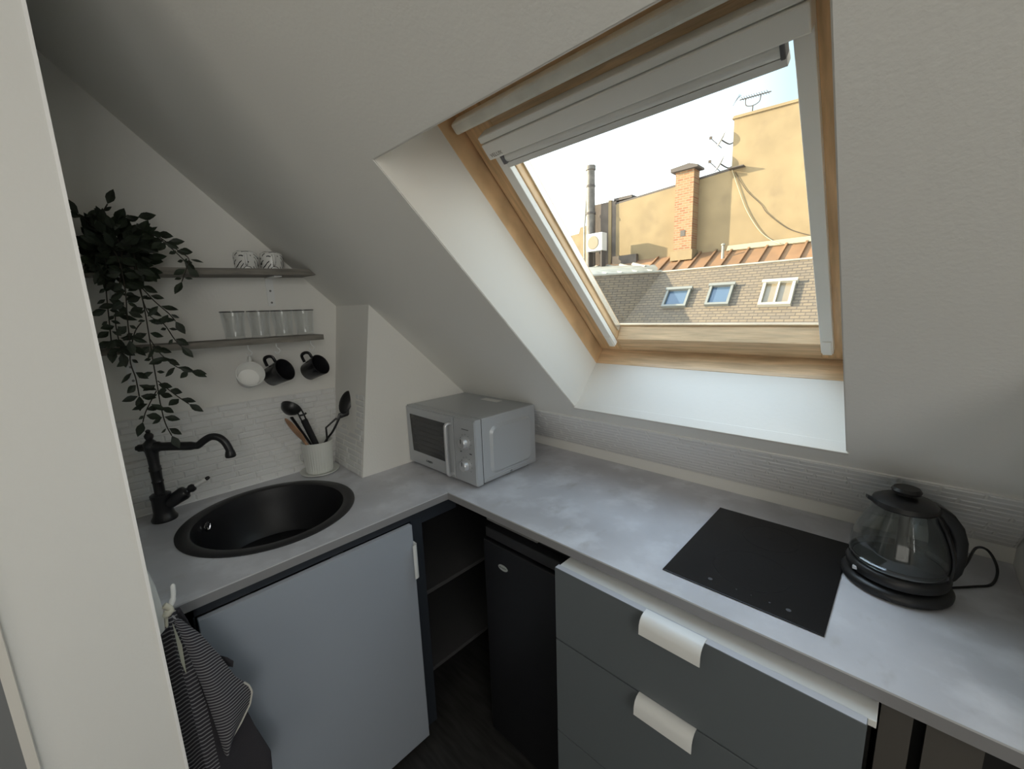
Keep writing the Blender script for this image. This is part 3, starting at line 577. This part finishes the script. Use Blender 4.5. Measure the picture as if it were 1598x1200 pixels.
# ------------------------------------------------------------------ hanging mugs
def mug(label, m, mouth, axis, ang, r=.047, L=.082, grp='mugs hanging under the lower shelf', cone=.80):
    g = thing('mug', label, 'mug', mouth, grp)
    z = Vector(axis).normalized(); y = (Vector((0, 0, 1))-z*z.z).normalized(); y = Matrix.Rotation(ang, 3, z) @ y; x = y.cross(z)
    g.rotation_mode = 'QUATERNION'; g.rotation_quaternion = Matrix((x, y, z)).transposed().to_quaternion()
    obj('body', B().lathe([(0, -L), (r*cone*.9, -L), (r*cone, -L+.004), (r, -.004), (r, 0), (r-.002, .001), (r-.0035, -.001), (r*cone-.004, -L+.008), (0, -L+.007)], 44), m, g, smooth=True, local=True)
    obj('handle', B().tube(smooth_path([(0, r*.97, -.012), (0, r+.018, -.010), (0, r+.027, -.025), (0, r+.024, -.045), (0, r*.9+.003, -.055)], 5), .0048, 10, flat=1.3), m, g, smooth=True, local=True)
    return g
mug('small white mug hanging mouth outward under the lower shelf', CERW, (-1.71, .407, 1.355), (.93, -.05, .42), math.radians(-10), .046, .058, cone=.82)
mug('black mug hanging under the lower shelf beside the white mug', CERB, (-1.695, .518, 1.357), (.80, .46, .38), math.radians(20), .043, .080, cone=.84)
mug('black mug hanging at the right end under the lower shelf', CERB, (-1.695, .650, 1.361), (.80, .40, .42), math.radians(20), .042, .078, cone=.84)
hook(.414, -1.722, 'small white cup hook holding the white mug'); hook(.507, -1.722, 'small white cup hook holding the middle black mug'); hook(.632, -1.722, 'small white cup hook holding the right black mug')
# ------------------------------------------------------------------ utensil pot
px, py = -1.762, .622
sc_ = obj('saucer', B().lathe([(0, .9008), (.060, .9008), (.074, .906), (.077, .912), (.074, .912), (.060, .9045), (0, .9045)], 44, Matrix.Translation((px, py, 0))), POTW, smooth=True)
tag(sc_, 'white saucer under the utensil pot beside the chimney breast', 'saucer')
pt = thing('utensil_pot', 'white ribbed enamel pot full of kitchen utensils', 'pot', (px, py, .905))
c = B(); prof = [(0, .9055), (.050, .9055), (.052, .910), (.0605, 1.035), (.0625, 1.037), (.0605, 1.039), (.058, 1.036), (.049, .914), (0, .912)]
rings = []
for r, z in prof:
    if r == 0: rings.append([c.b.verts.new((px, py, z))]); continue
    rings.append([c.b.verts.new((px+(r+(.0008*math.cos(k*math.pi) if .909 < z < 1.034 else 0))*math.cos(2*math.pi*k/72), py+(r+(.0008*math.cos(k*math.pi) if .909 < z < 1.034 else 0))*math.sin(2*math.pi*k/72), z)) for k in range(72)])
for a, b_ in zip(rings, rings[1:]):
    for i in range(72):
        j = (i+1) % 72
        if len(a) == 1: c.b.faces.new((a[0], b_[j], b_[i]))
        elif len(b_) == 1: c.b.faces.new((a[i], a[j], b_[0]))
        else: c.b.faces.new((a[i], a[j], b_[j], b_[i]))
obj('body', c, POTW, pt, smooth=False)
obj('ear', B().tube(smooth_path([(-1.795, .575, .99), (-1.80, .562, .985), (-1.80, .560, .96), (-1.795, .572, .945)], 4), .003, 8), POTW, pt, smooth=True)
def uten(name, label, cat, parts):
    o = thing(name, label, cat, parts[0][3])
    for pn, bb, m, _ in parts: obj(pn, bb, m, o, smooth=True)
def blob(c, C, X, Y, Z, rx, ry, rz, n=12, mmm=10):
    """flattened ellipsoid head"""
    X, Y, Z = Vector(X).normalized(), Vector(Y).normalized(), Vector(Z).normalized(); C = Vector(C); rings = []
    for i in range(mmm+1):
        t = math.pi*i/mmm; rad = math.sin(t)
        rings.append([c.b.verts.new(C+X*(rx*rad*math.cos(2*math.pi*k/n))+Z*(rz*rad*math.sin(2*math.pi*k/n))-Y*(ry*math.cos(t))) for k in range(n)] if 0 < i < mmm else [c.b.verts.new(C-Y*(ry*math.cos(t)))])
    for a, b_ in zip(rings, rings[1:]):
        for k in range(n):
            j = (k+1) % n
            if len(a) == 1: c.b.faces.new((a[0], b_[j], b_[k]))
            elif len(b_) == 1: c.b.faces.new((a[k], a[j], b_[0]))
            else: c.b.faces.new((a[k], a[j], b_[j], b_[k]))
    return c
b0 = (px, py, .913)
# wooden spoon at the far left
P0 = Vector((px+.010, py+.02, .9135)); P1 = Vector((-1.715, .495, 1.182)); d = (P1-P0).normalized()
c = B().tube([P0, P0+d*.05, P0+d*.17], [.005, .006, .006], 10); h = blob(B(), P0+d*.225, (.5, .5, -.2), d, (.7, -.6, .1), .019, .066, .007)
uten('wooden_spoon', 'light wooden spoon at the left side of the utensil pot', 'spoon', [('shaft', c, BAMBOO, P0), ('bowl', h, BAMBOO, P0)])
# black ladle
P0 = Vector((px-.005, py+.030, .9135)); P1 = Vector((-1.70, .512, 1.185)); d = (P1-P0).normalized()
c = B().tube([P0, P0+d*.12, P1-d*.02], [.006, .006, .008], 10, flat=.6)
h = B().lathe([(0, 0), (.018, .003), (.032, .014), (.038, .030), (.036, .030), (.030, .016), (.017, .006), (0, .003)], 28, basis(P1+Vector((-.005, -.002, .002)), (.6, .7, -.25), (-.62, .25, -.74)))
h.tube([P1+Vector((.01, .03, -.012)), P1+Vector((.012, .05, -.012)), P1+Vector((.012, .058, -.006))], .004, 8)
uten('ladle', 'black ladle leaning left in the utensil pot', 'ladle', [('shaft', c, BLK, P0), ('bowl', h, BLK, P0)])
# tongs / loop-ended handle in the middle
P0 = Vector((px+.028, py+.022, .9135)); P1 = Vector((-1.70, .547, 1.200)); d = (P1-P0).normalized(); s = d.cross(Vector((1, 0, .2))).normalized()
c = B().tube([P0, P0+d*.10, P1-d*.055], [.008, .012, .013], 12, flat=.5, up=(1, 0, 0))
h = B().tube(smooth_path([P1-d*.06+s*.008, P1-d*.03+s*.009, P1-d*.004+s*.007, P1, P1-d*.004-s*.007, P1-d*.03-s*.009, P1-d*.06-s*.008], 4), .003, 8)
uten('tongs', 'black tongs with a looped grip in the middle of the pot', 'tongs', [('arm', c, BLK, P0), ('grip_loop', h, BLK, P0)])
# black spoon at right
P0 = Vector((px-.018, py-.012, .9135)); Pm = Vector((-1.715, .676, 1.075)); P1 = Vector((-1.695, .712, 1.150)); d = (P1-Pm).normalized()
c = B().tube(smooth_path([P0, (px, .655, 1.02), Pm, P1-d*.012], 5), .0048, 10, flat=.7)
h = blob(B(), P1+Vector((0, .022, .040)), (.75, .35, -.5), (0.1, .45, .86), (.6, -.75, .3), .030, .050, .008)
uten('serving_spoon', 'black serving spoon leaning right in the utensil pot', 'spoon', [('shaft', c, BLK, P0), ('bowl', h, BLK, P0)])
P0 = Vector((px+.02, py-.02, .9135))
c = B().tube([P0, (-1.72, .650, 1.045), (-1.705, .645, 1.098), (-1.70, .690, 1.130)], .0042, 10, flat=.7)
h = B().prism([(-1.697, .685, 1.122), (-1.690, .735, 1.132), (-1.686, .752, 1.150), (-1.69, .742, 1.155), (-1.700, .700, 1.146)], (-.004, .002, .001))
uten('turner', 'black angled turner crossing behind the serving spoon', 'spatula', [('shaft', c, BLK, P0), ('blade', h.bevel(.001), BLK, P0)])
# ------------------------------------------------------------------ trailing plant
pl_ = thing('trailing_plant', 'dark green trailing plant hanging from the upper shelf', 'plant', (-1.765, .105, 1.715))
obj('pot', B().lathe([(0, 1.7158), (.042, 1.7158), (.046, 1.72), (.058, 1.795), (.060, 1.797), (.056, 1.797), (.045, 1.73), (0, 1.73)], 32, Matrix.Translation((-1.765, .105, 0))), mat('black_plant_pot', (.012, .012, .012), .6), pl_, smooth=True)
SRC = Vector((-1.75, .105, 1.80))
strands = [
 [(-1.70, .14, 1.80), (-1.675, .147, 1.75), (-1.68, .147, 1.688), (-1.68, .148, 1.594), (-1.68, .147, 1.517), (-1.68, .145, 1.439), (-1.68, .144, 1.359), (-1.68, .143, 1.298), (-1.68, .146, 1.235), (-1.68, .156, 1.19)],
 [(-1.685, .144, 1.669), (-1.68, .155, 1.575), (-1.68, .186, 1.544), (-1.68, .205, 1.497), (-1.68, .220, 1.470)],
 [(-1.68, .147, 1.50), (-1.675, .165, 1.453), (-1.67, .198, 1.408), (-1.67, .232, 1.390)],
 [(-1.68, .147, 1.37), (-1.67, .181, 1.322), (-1.67, .212, 1.285)],
 [(-1.68, .140, 1.34), (-1.675, .107, 1.284), (-1.675, .094, 1.250)],
 [(-1.70, .12, 1.79), (-1.672, .12, 1.741), (-1.67, .10, 1.65), (-1.68, .079, 1.559), (-1.68, .079, 1.465)],
 [(-1.71, .09, 1.79), (-1.672, .086, 1.739), (-1.67, .073, 1.65), (-1.68, .066, 1.559), (-1.68, .060, 1.480)],
 [(-1.72, .12, 1.81), (-1.69, .183, 1.832), (-1.67, .214, 1.80), (-1.66, .250, 1.765), (-1.65, .272, 1.74), (-1.65, .262, 1.71), (-1.65, .245, 1.67)],
 [(-1.74, .09, 1.80), (-1.70, .095, 1.85), (-1.69, .112, 1.885)], [(-1.74, .08, 1.80), (-1.70, .065, 1.83), (-1.69, .050, 1.85)],
 [(-1.73, .11, 1.80), (-1.69, .14, 1.845), (-1.68, .172, 1.855)],
 [(-1.68, .135, 1.55), (-1.68, .115, 1.519), (-1.68, .094, 1.444), (-1.68, .098, 1.386), (-1.68, .098, 1.33)],
 [(-1.68, .147, 1.66), (-1.67, .173, 1.613), (-1.67, .203, 1.573), (-1.67, .215, 1.55)],
 [(-1.72, .13, 1.81), (-1.67, .19, 1.81), (-1.66, .23, 1.775), (-1.66, .262, 1.735)],
 [(-1.70, .10, 1.78), (-1.66, .11, 1.73), (-1.655, .112, 1.65), (-1.66, .105, 1.57), (-1.66, .10, 1.50)]]
c = B(); lf = B(); rnd = random.Random(11)
def leaf(bb, P, d, L, w):
    d = d.normalized(); side = d.cross(Vector((1, 0, 0)+Vector((rnd.uniform(-.6, .6), rnd.uniform(-.6, .6), rnd.uniform(-.6, .6))) if False else (1+rnd.uniform(-.3, .3), rnd.uniform(-.7, .7), rnd.uniform(-.7, .7)))).normalized(); nn = side.cross(d).normalized()
    st = [(0, .0), (.12, .35), (.35, .95), (.55, 1.0), (.8, .55), (1, 0)]; mid = []; Lf = []; Rt = []
    for t, k in st:
        q = P+d*(L*t)+nn*(L*.25*t*t)
        mid.append(bb.b.verts.new(q)); Lf.append(bb.b.verts.new(q+side*w*k+nn*.0025*k) if 0 < k else mid[-1]); Rt.append(bb.b.verts.new(q-side*w*k+nn*.0025*k) if 0 < k else mid[-1])
    for i in range(len(st)-1):
        for S_ in (Lf, Rt):
            f = []
            for v in (mid[i], mid[i+1], S_[i+1], S_[i]):
                if v not in f: f.append(v)
            if len(f) > 2: bb.b.faces.new(f)
for si, s in enumerate(strands):
    p = smooth_path(s, 6); c.tube(p, [.0016]*len(p), 6)
    acc = 0; sd = 1
    for i in range(1, len(p)):
        acc += (p[i]-p[i-1]).length
        if acc > (.026 if si in (5, 6, 14) else .031):
            acc = 0; t = (p[i]-p[i-1]).normalized(); sd = -sd
            for q in (sd, -sd):
                out = Vector((rnd.uniform(.0, .35), q*rnd.uniform(.6, 1.1), rnd.uniform(-.45, .25)))
                big = rnd.random() < .72
                leaf(lf, p[i]+out*.004, out+t*.35, rnd.uniform(.032, .045) if big else rnd.uniform(.016, .026), rnd.uniform(.0085, .0112) if big else .005)
    leaf(lf, p[-1], (p[-1]-p[-2]), .045, .011)
for k in range(210):
    a = rnd.uniform(0, 2*math.pi); r = rnd.random()**.5
    P = Vector((-1.745+rnd.uniform(-.05, .085), .110+r*math.cos(a)*.075, 1.755+r*math.sin(a)*.080))
    if P.x < GX+.03: P.x = GX+.03
    if P.y < .04: P.y = .04
    if P.z < 1.725 and P.x < -1.70: P.x = -1.685
    d = Vector((rnd.uniform(-.1, .8), math.cos(a)+rnd.uniform(-.5, .5)+.2, math.sin(a)+rnd.uniform(-.5, .5)))
    if P.y < .06: d.y = abs(d.y)
    leaf(lf, P, d, rnd.uniform(.035, .055), rnd.uniform(.010, .0145))
obj('stem', c, STEM, pl_, smooth=True)
fo = obj('foliage', lf, LEAF, pl_, recalc=False)
# ------------------------------------------------------------------ wall hook and towel
hx = -1.08
hk = thing('wall_hook', 'white plastic double hook on the partition edge', 'hook', (hx, .019, .93))
obj('back_plate', B().prism([(hx-.011, .0193, .905), (hx-.011, .0193, 1.05), (hx-.011, .023, 1.05), (hx-.011, .030, 1.01), (hx-.011, .034, .96), (hx-.011, .031, .915)], (.022, 0, 0)).bevel(.002), WMETAL, hk, smooth=True)
obj('prong', B().tube(smooth_path([(hx, .030, .955), (hx+.004, .044, .958), (hx+.004, .053, .975), (hx+.004, .0565, 1.005)], 5), [.006]*5+[.0058]*5+[.0045]*5+[.002], 12), WMETAL, hk, smooth=True)
obj('clip', B().tube(smooth_path([(hx+.008, .036, .968), (hx+.010, .045, .955), (hx+.010, .037, .945), (hx+.010, .034, .918)], 5), [.006]*6+[.008]*5+[.003]*4+[.001], 10), CREAM, hk, smooth=True)
tw = thing('tea_towel', 'dark tea towel with fine white stripes hanging from the white hook', 'towel', (hx, .08, .45))
def cloth(name, left, right, zt, reps, folds, amp, x_, m, seed, nu=44, nv=60, bulge=.012):
    """left/right: functions v->y of the side edges; pleats run down the cloth"""
    bb = B(); V = []
    for j in range(nv+1):
        v = j/nv; row = []
        for i in range(nu+1):
            u = i/nu; L, R_ = left(v), right(v)
            y = L+(R_-L)*u
            x = x_+amp*(.35+v)*math.sin(2*math.pi*folds*u+seed)+bulge*math.sin(math.pi*u)*(.4+v)
            z = zt(u, v)
            row.append(bb.b.verts.new((x, y, z)))
        V.append(row)
    uvl = bb.b.loops.layers.uv.new('UVMap')
    for j in range(nv):
        for i in range(nu):
            f = bb.b.faces.new((V[j][i], V[j][i+1], V[j+1][i+1], V[j+1][i]))
            for lp_, (a, b_) in zip(f.loops, ((i, j), (i+1, j), (i+1, j+1), (i, j+1))): lp_[uvl].uv = (a/nu, b_/nv*reps/62)
    o = obj(name, bb, m, tw, smooth=True, recalc=False)
    md = o.modifiers.new('thick', 'SOLIDIFY'); md.thickness = .003; md.offset = 0
    return o
def interp(t):
    def f(v):
        for (a, x), (b_, y) in zip(t, t[1:]):
            if v <= b_: return x+(y-x)*(v-a)/(b_-a)
        return t[-1][1]
    return f
# front wrap: flares to the right, lower edge running diagonally
Rf = interp([(0, .057), (.14, .083), (.34, .108), (.55, .130), (.66, .152), (.72, .156), (.80, .148), (.90, .124), (1, .092)])
Lf_ = interp([(0, .045), (.2, .056), (.5, .070), (.8, .080), (1, .086)])
ztf = lambda u, v: .950-v*.385-.020*u*(1-v)+.012*u*v
f1 = cloth('front_fold', Lf_, Rf, ztf, 50, .8, .006, hx+.028, STRIPE, .6, bulge=.012)
cloth('middle_fold', interp([(0, .038), (.3, .046), (1, .055)]), interp([(0, .052), (.3, .066), (1, .100)]), lambda u, v: .948-v*.62, 62, .8, .006, hx+.006, STRIPE, 2.0)
cloth('rear_fold', interp([(0, .024), (1, .022)]), interp([(0, .042), (.3, .050), (1, .070)]), lambda u, v: .930-v*.62, 62, .9, .003, hx-.006, STRIPE, 1.0, bulge=.0)
Rb = interp([(0, .060), (.25, .090), (.45, .120), (.56, .138), (.7, .152), (.88, .176), (1, .172)])
cloth('back_layer', interp([(0, .040), (1, .06)]), Rb, lambda u, v: .945-v*.54, 1, 1.2, .006, hx-.002, TOWELM, .3)
hem = []
for k in range(22):
    v = .62+.38*k/21; u = 1
    hem.append((hx+.028+.006*(.35+v)*math.sin(2*math.pi*.8+.6)+.004, Rf(v), ztf(1, v)))
obj('hem', B().tube(hem, .0022, 6), mat('white_hem', (.55, .54, .50), .8), tw, smooth=True)
obj('loop_tab', B().prism([(hx+.004, .098, .806), (hx+.010, .122, .784), (hx+.012, .132, .768), (hx+.010, .129, .752), (hx+.004, .108, .770)], (.004, .001, .001)), TOWELM, tw)
obj('label_strip', B().prism([(hx+.016, .043, .925), (hx+.018, .050, .87), (hx+.018, .048, .80), (hx+.016, .044, .83)], (.002, .001, 0)), mat('pale_label', (.42, .43, .36), .7), tw)
# ------------------------------------------------------------------ outside: the court and the houses opposite
struct('ground_court', B().box(-40, 40, 1.75, 60, -14.2, -14), STREET, 'grey courtyard ground far below the roof window', 'ground')
# opposite house: tile mansard, zinc apron, rendered party walls
A_ = Vector((-5.05, 11.08, 2.388)); slope = Vector((0, -1, -1.228))
hs = thing('mansard_roof', 'slate tiled mansard roof across the courtyard', 'roof', (0, 10, -2))
def roofpt(x, z): return Vector((x, 11.08-(2.388-z)/1.228, z))
c = B(); c.prism([roofpt(-5.9, .30), roofpt(6, .30), roofpt(6, 2.388), roofpt(-5.05, 2.388)], (0, .35, 0)); obj('slate_face', c, SLATE, hs)
cw = B(); W1 = Vector((-6.20, 9.70, 2.33)); W2 = Vector((-5.70, 9.35, .30)); dirw = (W1-A_).normalized()
farw = A_+dirw*5.5; bw = roofpt(-5.9, .30)
cw.prism([bw, A_, farw, bw+dirw*5.5], (-.12, .25, -.05)); obj('wing_face', cw, SLATE, hs)
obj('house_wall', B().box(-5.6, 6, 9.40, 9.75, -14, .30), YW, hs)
obj('eaves_gutter', B().tube([roofpt(-5.05, 2.40)+Vector((0, -.02, 0)), roofpt(6, 2.40)+Vector((0, -.02, 0))], .022, 8), ZINCL, hs)
zr = thing('zinc_roof', 'rust coloured standing seam zinc roof above the slates', 'roof', (0, 11.5, 2.4))
c = B(); c.prism([(-7.8, 11.09, 2.392), (6, 11.09, 2.392), (6, 12.05, 2.90), (-7.8, 12.05, 2.90)], (0, 0, -.05)); obj('sheet', c, ZINC, zr)
c = B(); x = -5.6
while x < 2: c.prism([(x, 11.09, 2.395), (x+.045, 11.09, 2.395), (x+.045, 12.0, 2.878), (x, 12.0, 2.878)], (0, -.02, .045)); x += .40
obj('seam', c, ZINC, zr)
obj('flashing', B().prism([(-3.7, 11.88, 2.82), (3, 11.88, 2.82), (3, 11.99, 2.95), (-3.7, 11.99, 2.95)], (0, -.02, .02)), mat('pale_flashing', (.30, .25, .16), .6), zr)
# pale zinc wing top with ridge pieces
wr = thing('wing_roof', 'pale zinc capped low roof in front of the flue', 'roof', (-6.5, 10.8, 2.4))
c = B(); c.prism([A_+Vector((0, 0, .01)), farw+Vector((0, 0, .01)), farw+Vector((-2.2, 1.6, .45)), Vector((-7.9, 11.95, 2.86)), Vector((-5.5, 11.6, 2.66))], (0, 0, -.04)); obj('sheet', c, ZINCL, wr)
c = B()
for k in range(8):
    P = A_+dirw*(.25+k*.42); c.tube([P+Vector((0, 0, .04)), P+Vector((-1.05, .75, .27))], .035, 6)
for k in range(5):
    P = Vector((-5.6-.45*k, 11.25+.05*k, 2.58+.02*k)); c.tube([P, P+Vector((-.5, .22, .14))], .05, 6)
c.tube([A_+Vector((0, 0, .03)), A_+dirw*3.5+Vector((0, 0, .03))], .03, 6)
obj('ridge_cap', c, ZINCL, wr)
bwall = thing('party_wall', 'tall sunlit yellow rendered party wall at the right', 'wall', (-1, 12.4, 2.8))
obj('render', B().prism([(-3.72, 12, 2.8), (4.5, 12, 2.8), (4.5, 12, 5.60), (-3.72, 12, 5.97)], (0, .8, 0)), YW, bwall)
obj('coping', B().prism([(-3.76, 11.96, 5.97), (4.5, 11.96, 5.60), (4.5, 11.96, 5.64), (-3.72, 11.96, 6.03)], (0, .88, 0)), YW, bwall)
mwall = thing('party_wall', 'lower long yellow party wall behind the brick chimney', 'wall', (-5.3, 12.2, 2.8))
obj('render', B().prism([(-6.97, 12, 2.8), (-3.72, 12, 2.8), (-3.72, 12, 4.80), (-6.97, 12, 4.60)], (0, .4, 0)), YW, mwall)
obj('coping', B().prism([(-6.99, 12.0, 4.60), (-3.73, 12.0, 4.805), (-3.73, 12.0, 4.86), (-6.99, 12.0, 4.65)], (0, .5, 0)).box(-3.75, -3.40, 11.80, 11.999, 4.795, 4.815), CAPM, mwall)
obj('cap_stone', B().box(-7.05, -6.45, 12.0, 12.5, 4.70, 4.78), CAPM, mwall)
ch = thing('chimney', 'red brick chimney stack against the yellow party wall', 'chimney', (-4.85, 11.8, 2.8))
obj('stack', B().box(-4.98, -4.50, 11.62, 11.995, 2.75, 4.96), BRICK, ch)
obj('cap', B().prism([(-5.08, 11.52, 4.96), (-4.38, 11.52, 4.96), (-4.38, 11.52, 5.01), (-4.60, 11.52, 5.09), (-5.08, 11.52, 5.05)], (0, .47, 0)), CAPM, ch)
obj('soot_door', B().box(-4.80, -4.68, 11.610, 11.622, 3.32, 3.47), mat('soot_grey', (.08, .07, .06), .8), ch)
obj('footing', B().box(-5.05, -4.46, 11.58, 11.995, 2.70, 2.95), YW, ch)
dk = thing('party_wall', 'wall behind the tall flue with its shadow painted in as a dark colour', 'wall', (-7.4, 12.2, 2.8))
obj('render', B().box(-7.75, -7.22, 12.0, 12.4, 2.8, 4.72).box(-7.12, -6.97, 12.0, 12.4, 2.8, 4.72), DARKW, dk)  # shadowed parts of the wall built in the dark colour
obj('sunlit_strip', B().box(-7.22, -7.12, 11.97, 12.4, 2.8, 4.75), YW, dk)  # lit gap between the wall's shadows, built as a paler raised strip
fl = thing('flue', 'tall thin grey metal flue standing left of the dark wall', 'chimney', (-7.85, 11.8, 2.8))
obj('pipe', B().lathe([(0, 2.7), (.15, 2.7), (.14, 4.3), (.125, 5.7), (.155, 5.7), (.155, 5.82), (0, 5.82)], 20, Matrix.Translation((-7.72, 11.75, 0))), PIPE, fl, smooth=True)
for r, z in ((.15, 3.3), (.145, 4.4), (.13, 5.2)): obj('strap', B().lathe([(r, z), (r+.012, z), (r+.012, z+.06), (r, z+.06)], 16, Matrix.Translation((-7.72, 11.75, 0))), CAPM, fl)
obj('side_pipe', B().tube([(-7.93, 11.7, 2.75), (-7.93, 11.7, 4.0), (-7.85, 11.72, 5.0)], .03, 8), ZINCL, fl)
ac = thing('air_conditioner', 'white outdoor air conditioning unit on the far roof', 'appliance', (-7.35, 11.5, 3.2))
obj('case', B().box(-7.54, -6.98, 11.22, 11.50, 3.20, 3.72).bevel(.01), ACW, ac)
obj('grille', B().lathe([(0, .012), (.18, .012), (.20, 0)], 28, basis(Vector((-7.29, 11.22, 3.45)), (1, 0, 0), (0, 0, 1))), ACG, ac)
for x in (-7.5, -7.05): obj('bracket', B().box(x, x+.04, 11.25, 11.48, 2.6, 3.2), CAPM, ac)
shd = thing('ac_shadow_block', 'dark low box standing in for the shadow beside the air conditioning unit', 'painted_shadow', (-6.7, 11.8, 2.75))  # dark block placed where the unit's cast shadow falls
obj('box', B().box(-7.0, -6.2, 11.85, 11.99, 2.75, 3.05), DARKW, shd)
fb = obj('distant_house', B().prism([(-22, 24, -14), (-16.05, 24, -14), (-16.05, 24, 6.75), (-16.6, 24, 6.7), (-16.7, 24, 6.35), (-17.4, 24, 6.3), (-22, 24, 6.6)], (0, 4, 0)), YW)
tag(fb, 'pale distant house at the left edge of the view', 'building')
# roof windows in the mansard
def roofwin(name, label, xa, xb, za, zb, frame_m, pane_m, muntin=False):
    o = thing(name, label, 'window', tuple(roofpt((xa+xb)/2, za)), 'roof windows in the opposite mansard')
    n = Vector((0, -.775, .631)); u = Vector((0, .631, .775))
    P = lambda x, t, k: roofpt(x, za)+u*t+n*k
    H = (zb-za)/.775; fw = .055
    def b(c, a, b__, t0, t1, k0, k1): c.hexa([P(a, t0, k0), P(a, t1, k0), P(b__, t1, k0), P(b__, t0, k0), P(a, t0, k1), P(a, t1, k1), P(b__, t1, k1), P(b__, t0, k1)])
    c = B(); b(c, xa, xa+fw, 0, H, -.02, .09); b(c, xb-fw, xb, 0, H, -.02, .09); b(c, xa+fw, xb-fw, 0, fw, -.02, .09); b(c, xa-.03, xb+.03, H-fw, H+.02, -.02, .11)
    if muntin: b(c, (xa+xb)/2-.018, (xa+xb)/2+.018, fw, H-fw, -.02, .09)
    obj('frame', c, frame_m, o)
    c = B(); b(c, xa+fw, xb-fw, fw, H-fw, .0, .03); obj('pane', c, pane_m, o)
WF = mat('white_skylight_frame', (.36, .33, .26), .5); GF = mat('grey_skylight_frame', (.15, .15, .13), .5)
roofwin('skylight', 'grey framed skylight on the slates, leftmost and half in shade', -4.66, -4.06, 1.44, 1.88, GF, SKYGL)
roofwin('skylight', 'grey framed skylight, middle one of three on the slates', -3.62, -3.10, 1.45, 1.915, GF, SKYGL)
roofwin('skylight', 'white framed skylight with a centre bar, rightmost on the slates', -2.50, -1.90, 1.41, 1.92, WF, mat('curtained_pane', (.17, .135, .085), .3), True)
# aerials, cables and vent
an = thing('tv_aerial', 'thin rooftop television aerial on top of the tall yellow wall', 'aerial', (-3.5, 12.2, 6.0))
c = B().tube([(-3.38, 12.2, 5.9), (-3.38, 12.2, 6.22)], .014, 6); obj('mast', c, CABLE, an)
c = B().tube([(-3.68, 12.2, 6.44), (-3.0, 12.2, 6.40)], .013, 6)
for k in range(11): c.tube([(-3.62+.055*k, 12.08, 6.45-.004*k), (-3.62+.055*k, 12.32, 6.45-.004*k)], .006, 4)
c.tube(smooth_path([(-3.55, 12.2, 6.42), (-3.53, 12.2, 6.27), (-3.38, 12.2, 6.22), (-3.24, 12.2, 6.27), (-3.22, 12.2, 6.40)], 4), .011, 6)
obj('boom', c, CABLE, an)
c = B()
for k in range(3): c.tube([(-3.80+.04*k, 12.1, 6.32+.06*k), (-3.72+.02*k, 12.3, 6.62-.02*k)], .006, 4)
obj('reflector', c, CABLE, an)
def dish(z, label):
    d = thing('satellite_dish', label, 'satellite dish', (-3.9, 12.05, z), 'satellite dishes on the wall edge')
    nrm = Vector((-.75, -.45, .45)).normalized(); C = Vector((-4.0, 12.05, z))
    Mb = basis(C, tuple(nrm.cross(Vector((0, 0, 1)))), tuple(nrm.cross(nrm.cross(Vector((0, 0, 1))))))
    if (Mb.to_3x3() @ Vector((0, 0, 1))).dot(nrm) < 0: Mb = Mb @ Matrix.Rotation(math.pi, 4, 'X')
    obj('reflector', B().lathe([(0, 0), (.10, .008), (.18, .028), (.23, .05), (.225, .055), (.10, .014), (0, .006)], 28, Mb), ACW, d, smooth=True)
    obj('arm', B().tube([C-Vector((0, 0, .18)), C+nrm*.30-Vector((0, 0, .06))], .010, 6).box(*(lambda p: (p.x-.03, p.x+.03, p.y-.02, p.y+.02, p.z-.03, p.z+.03))(C+nrm*.30-Vector((0, 0, .05)))), CABLE, d)
    obj('bracket', B().tube(smooth_path([(-3.72, 12.1, z-.10), (-3.84, 12.1, z-.12), tuple(C)], 4), .016, 6), CABLE, d)
dish(5.58, 'white satellite dish high on the edge of the tall yellow wall'); dish(5.02, 'white satellite dish just above the lower party wall')
for nm, lab, pts, m_, r in (('wall_cable', 'dark cable running down the yellow party wall', [(-3.62, 11.98, 4.72), (-3.35, 11.98, 4.25), (-3.0, 11.98, 3.85), (-2.85, 11.98, 3.62), (-2.4, 11.98, 3.2), (-1.95, 11.98, 2.98)], CABLE, .007),
                       ('wall_cable', 'pale cable hanging from the wall corner to the zinc roof', [(-3.70, 11.97, 4.80), (-3.5, 11.97, 4.25), (-3.3, 11.97, 3.75), (-3.0, 11.97, 3.25), (-2.72, 11.97, 2.98), (-2.5, 11.8, 2.86)], CABLEW, .010)):
    tag(obj(nm, B().tube(smooth_path(pts, 5), r, 6), m_, smooth=True), lab, 'cable')
vp = thing('vent_pipe', 'short pale vent pipe on the zinc roof', 'pipe', (-3.66, 11.6, 2.65))
obj('pipe', B().tube([(-3.68, 11.55, 2.6), (-3.68, 11.55, 2.95)], .035, 10), ZINCL, vp, smooth=True)
obj('cowl', B().lathe([(.036, 2.94), (.055, 2.95), (.045, 2.98), (0, 3.0)], 14, Matrix.Translation((-3.68, 11.55, 0))), ZINCL, vp)
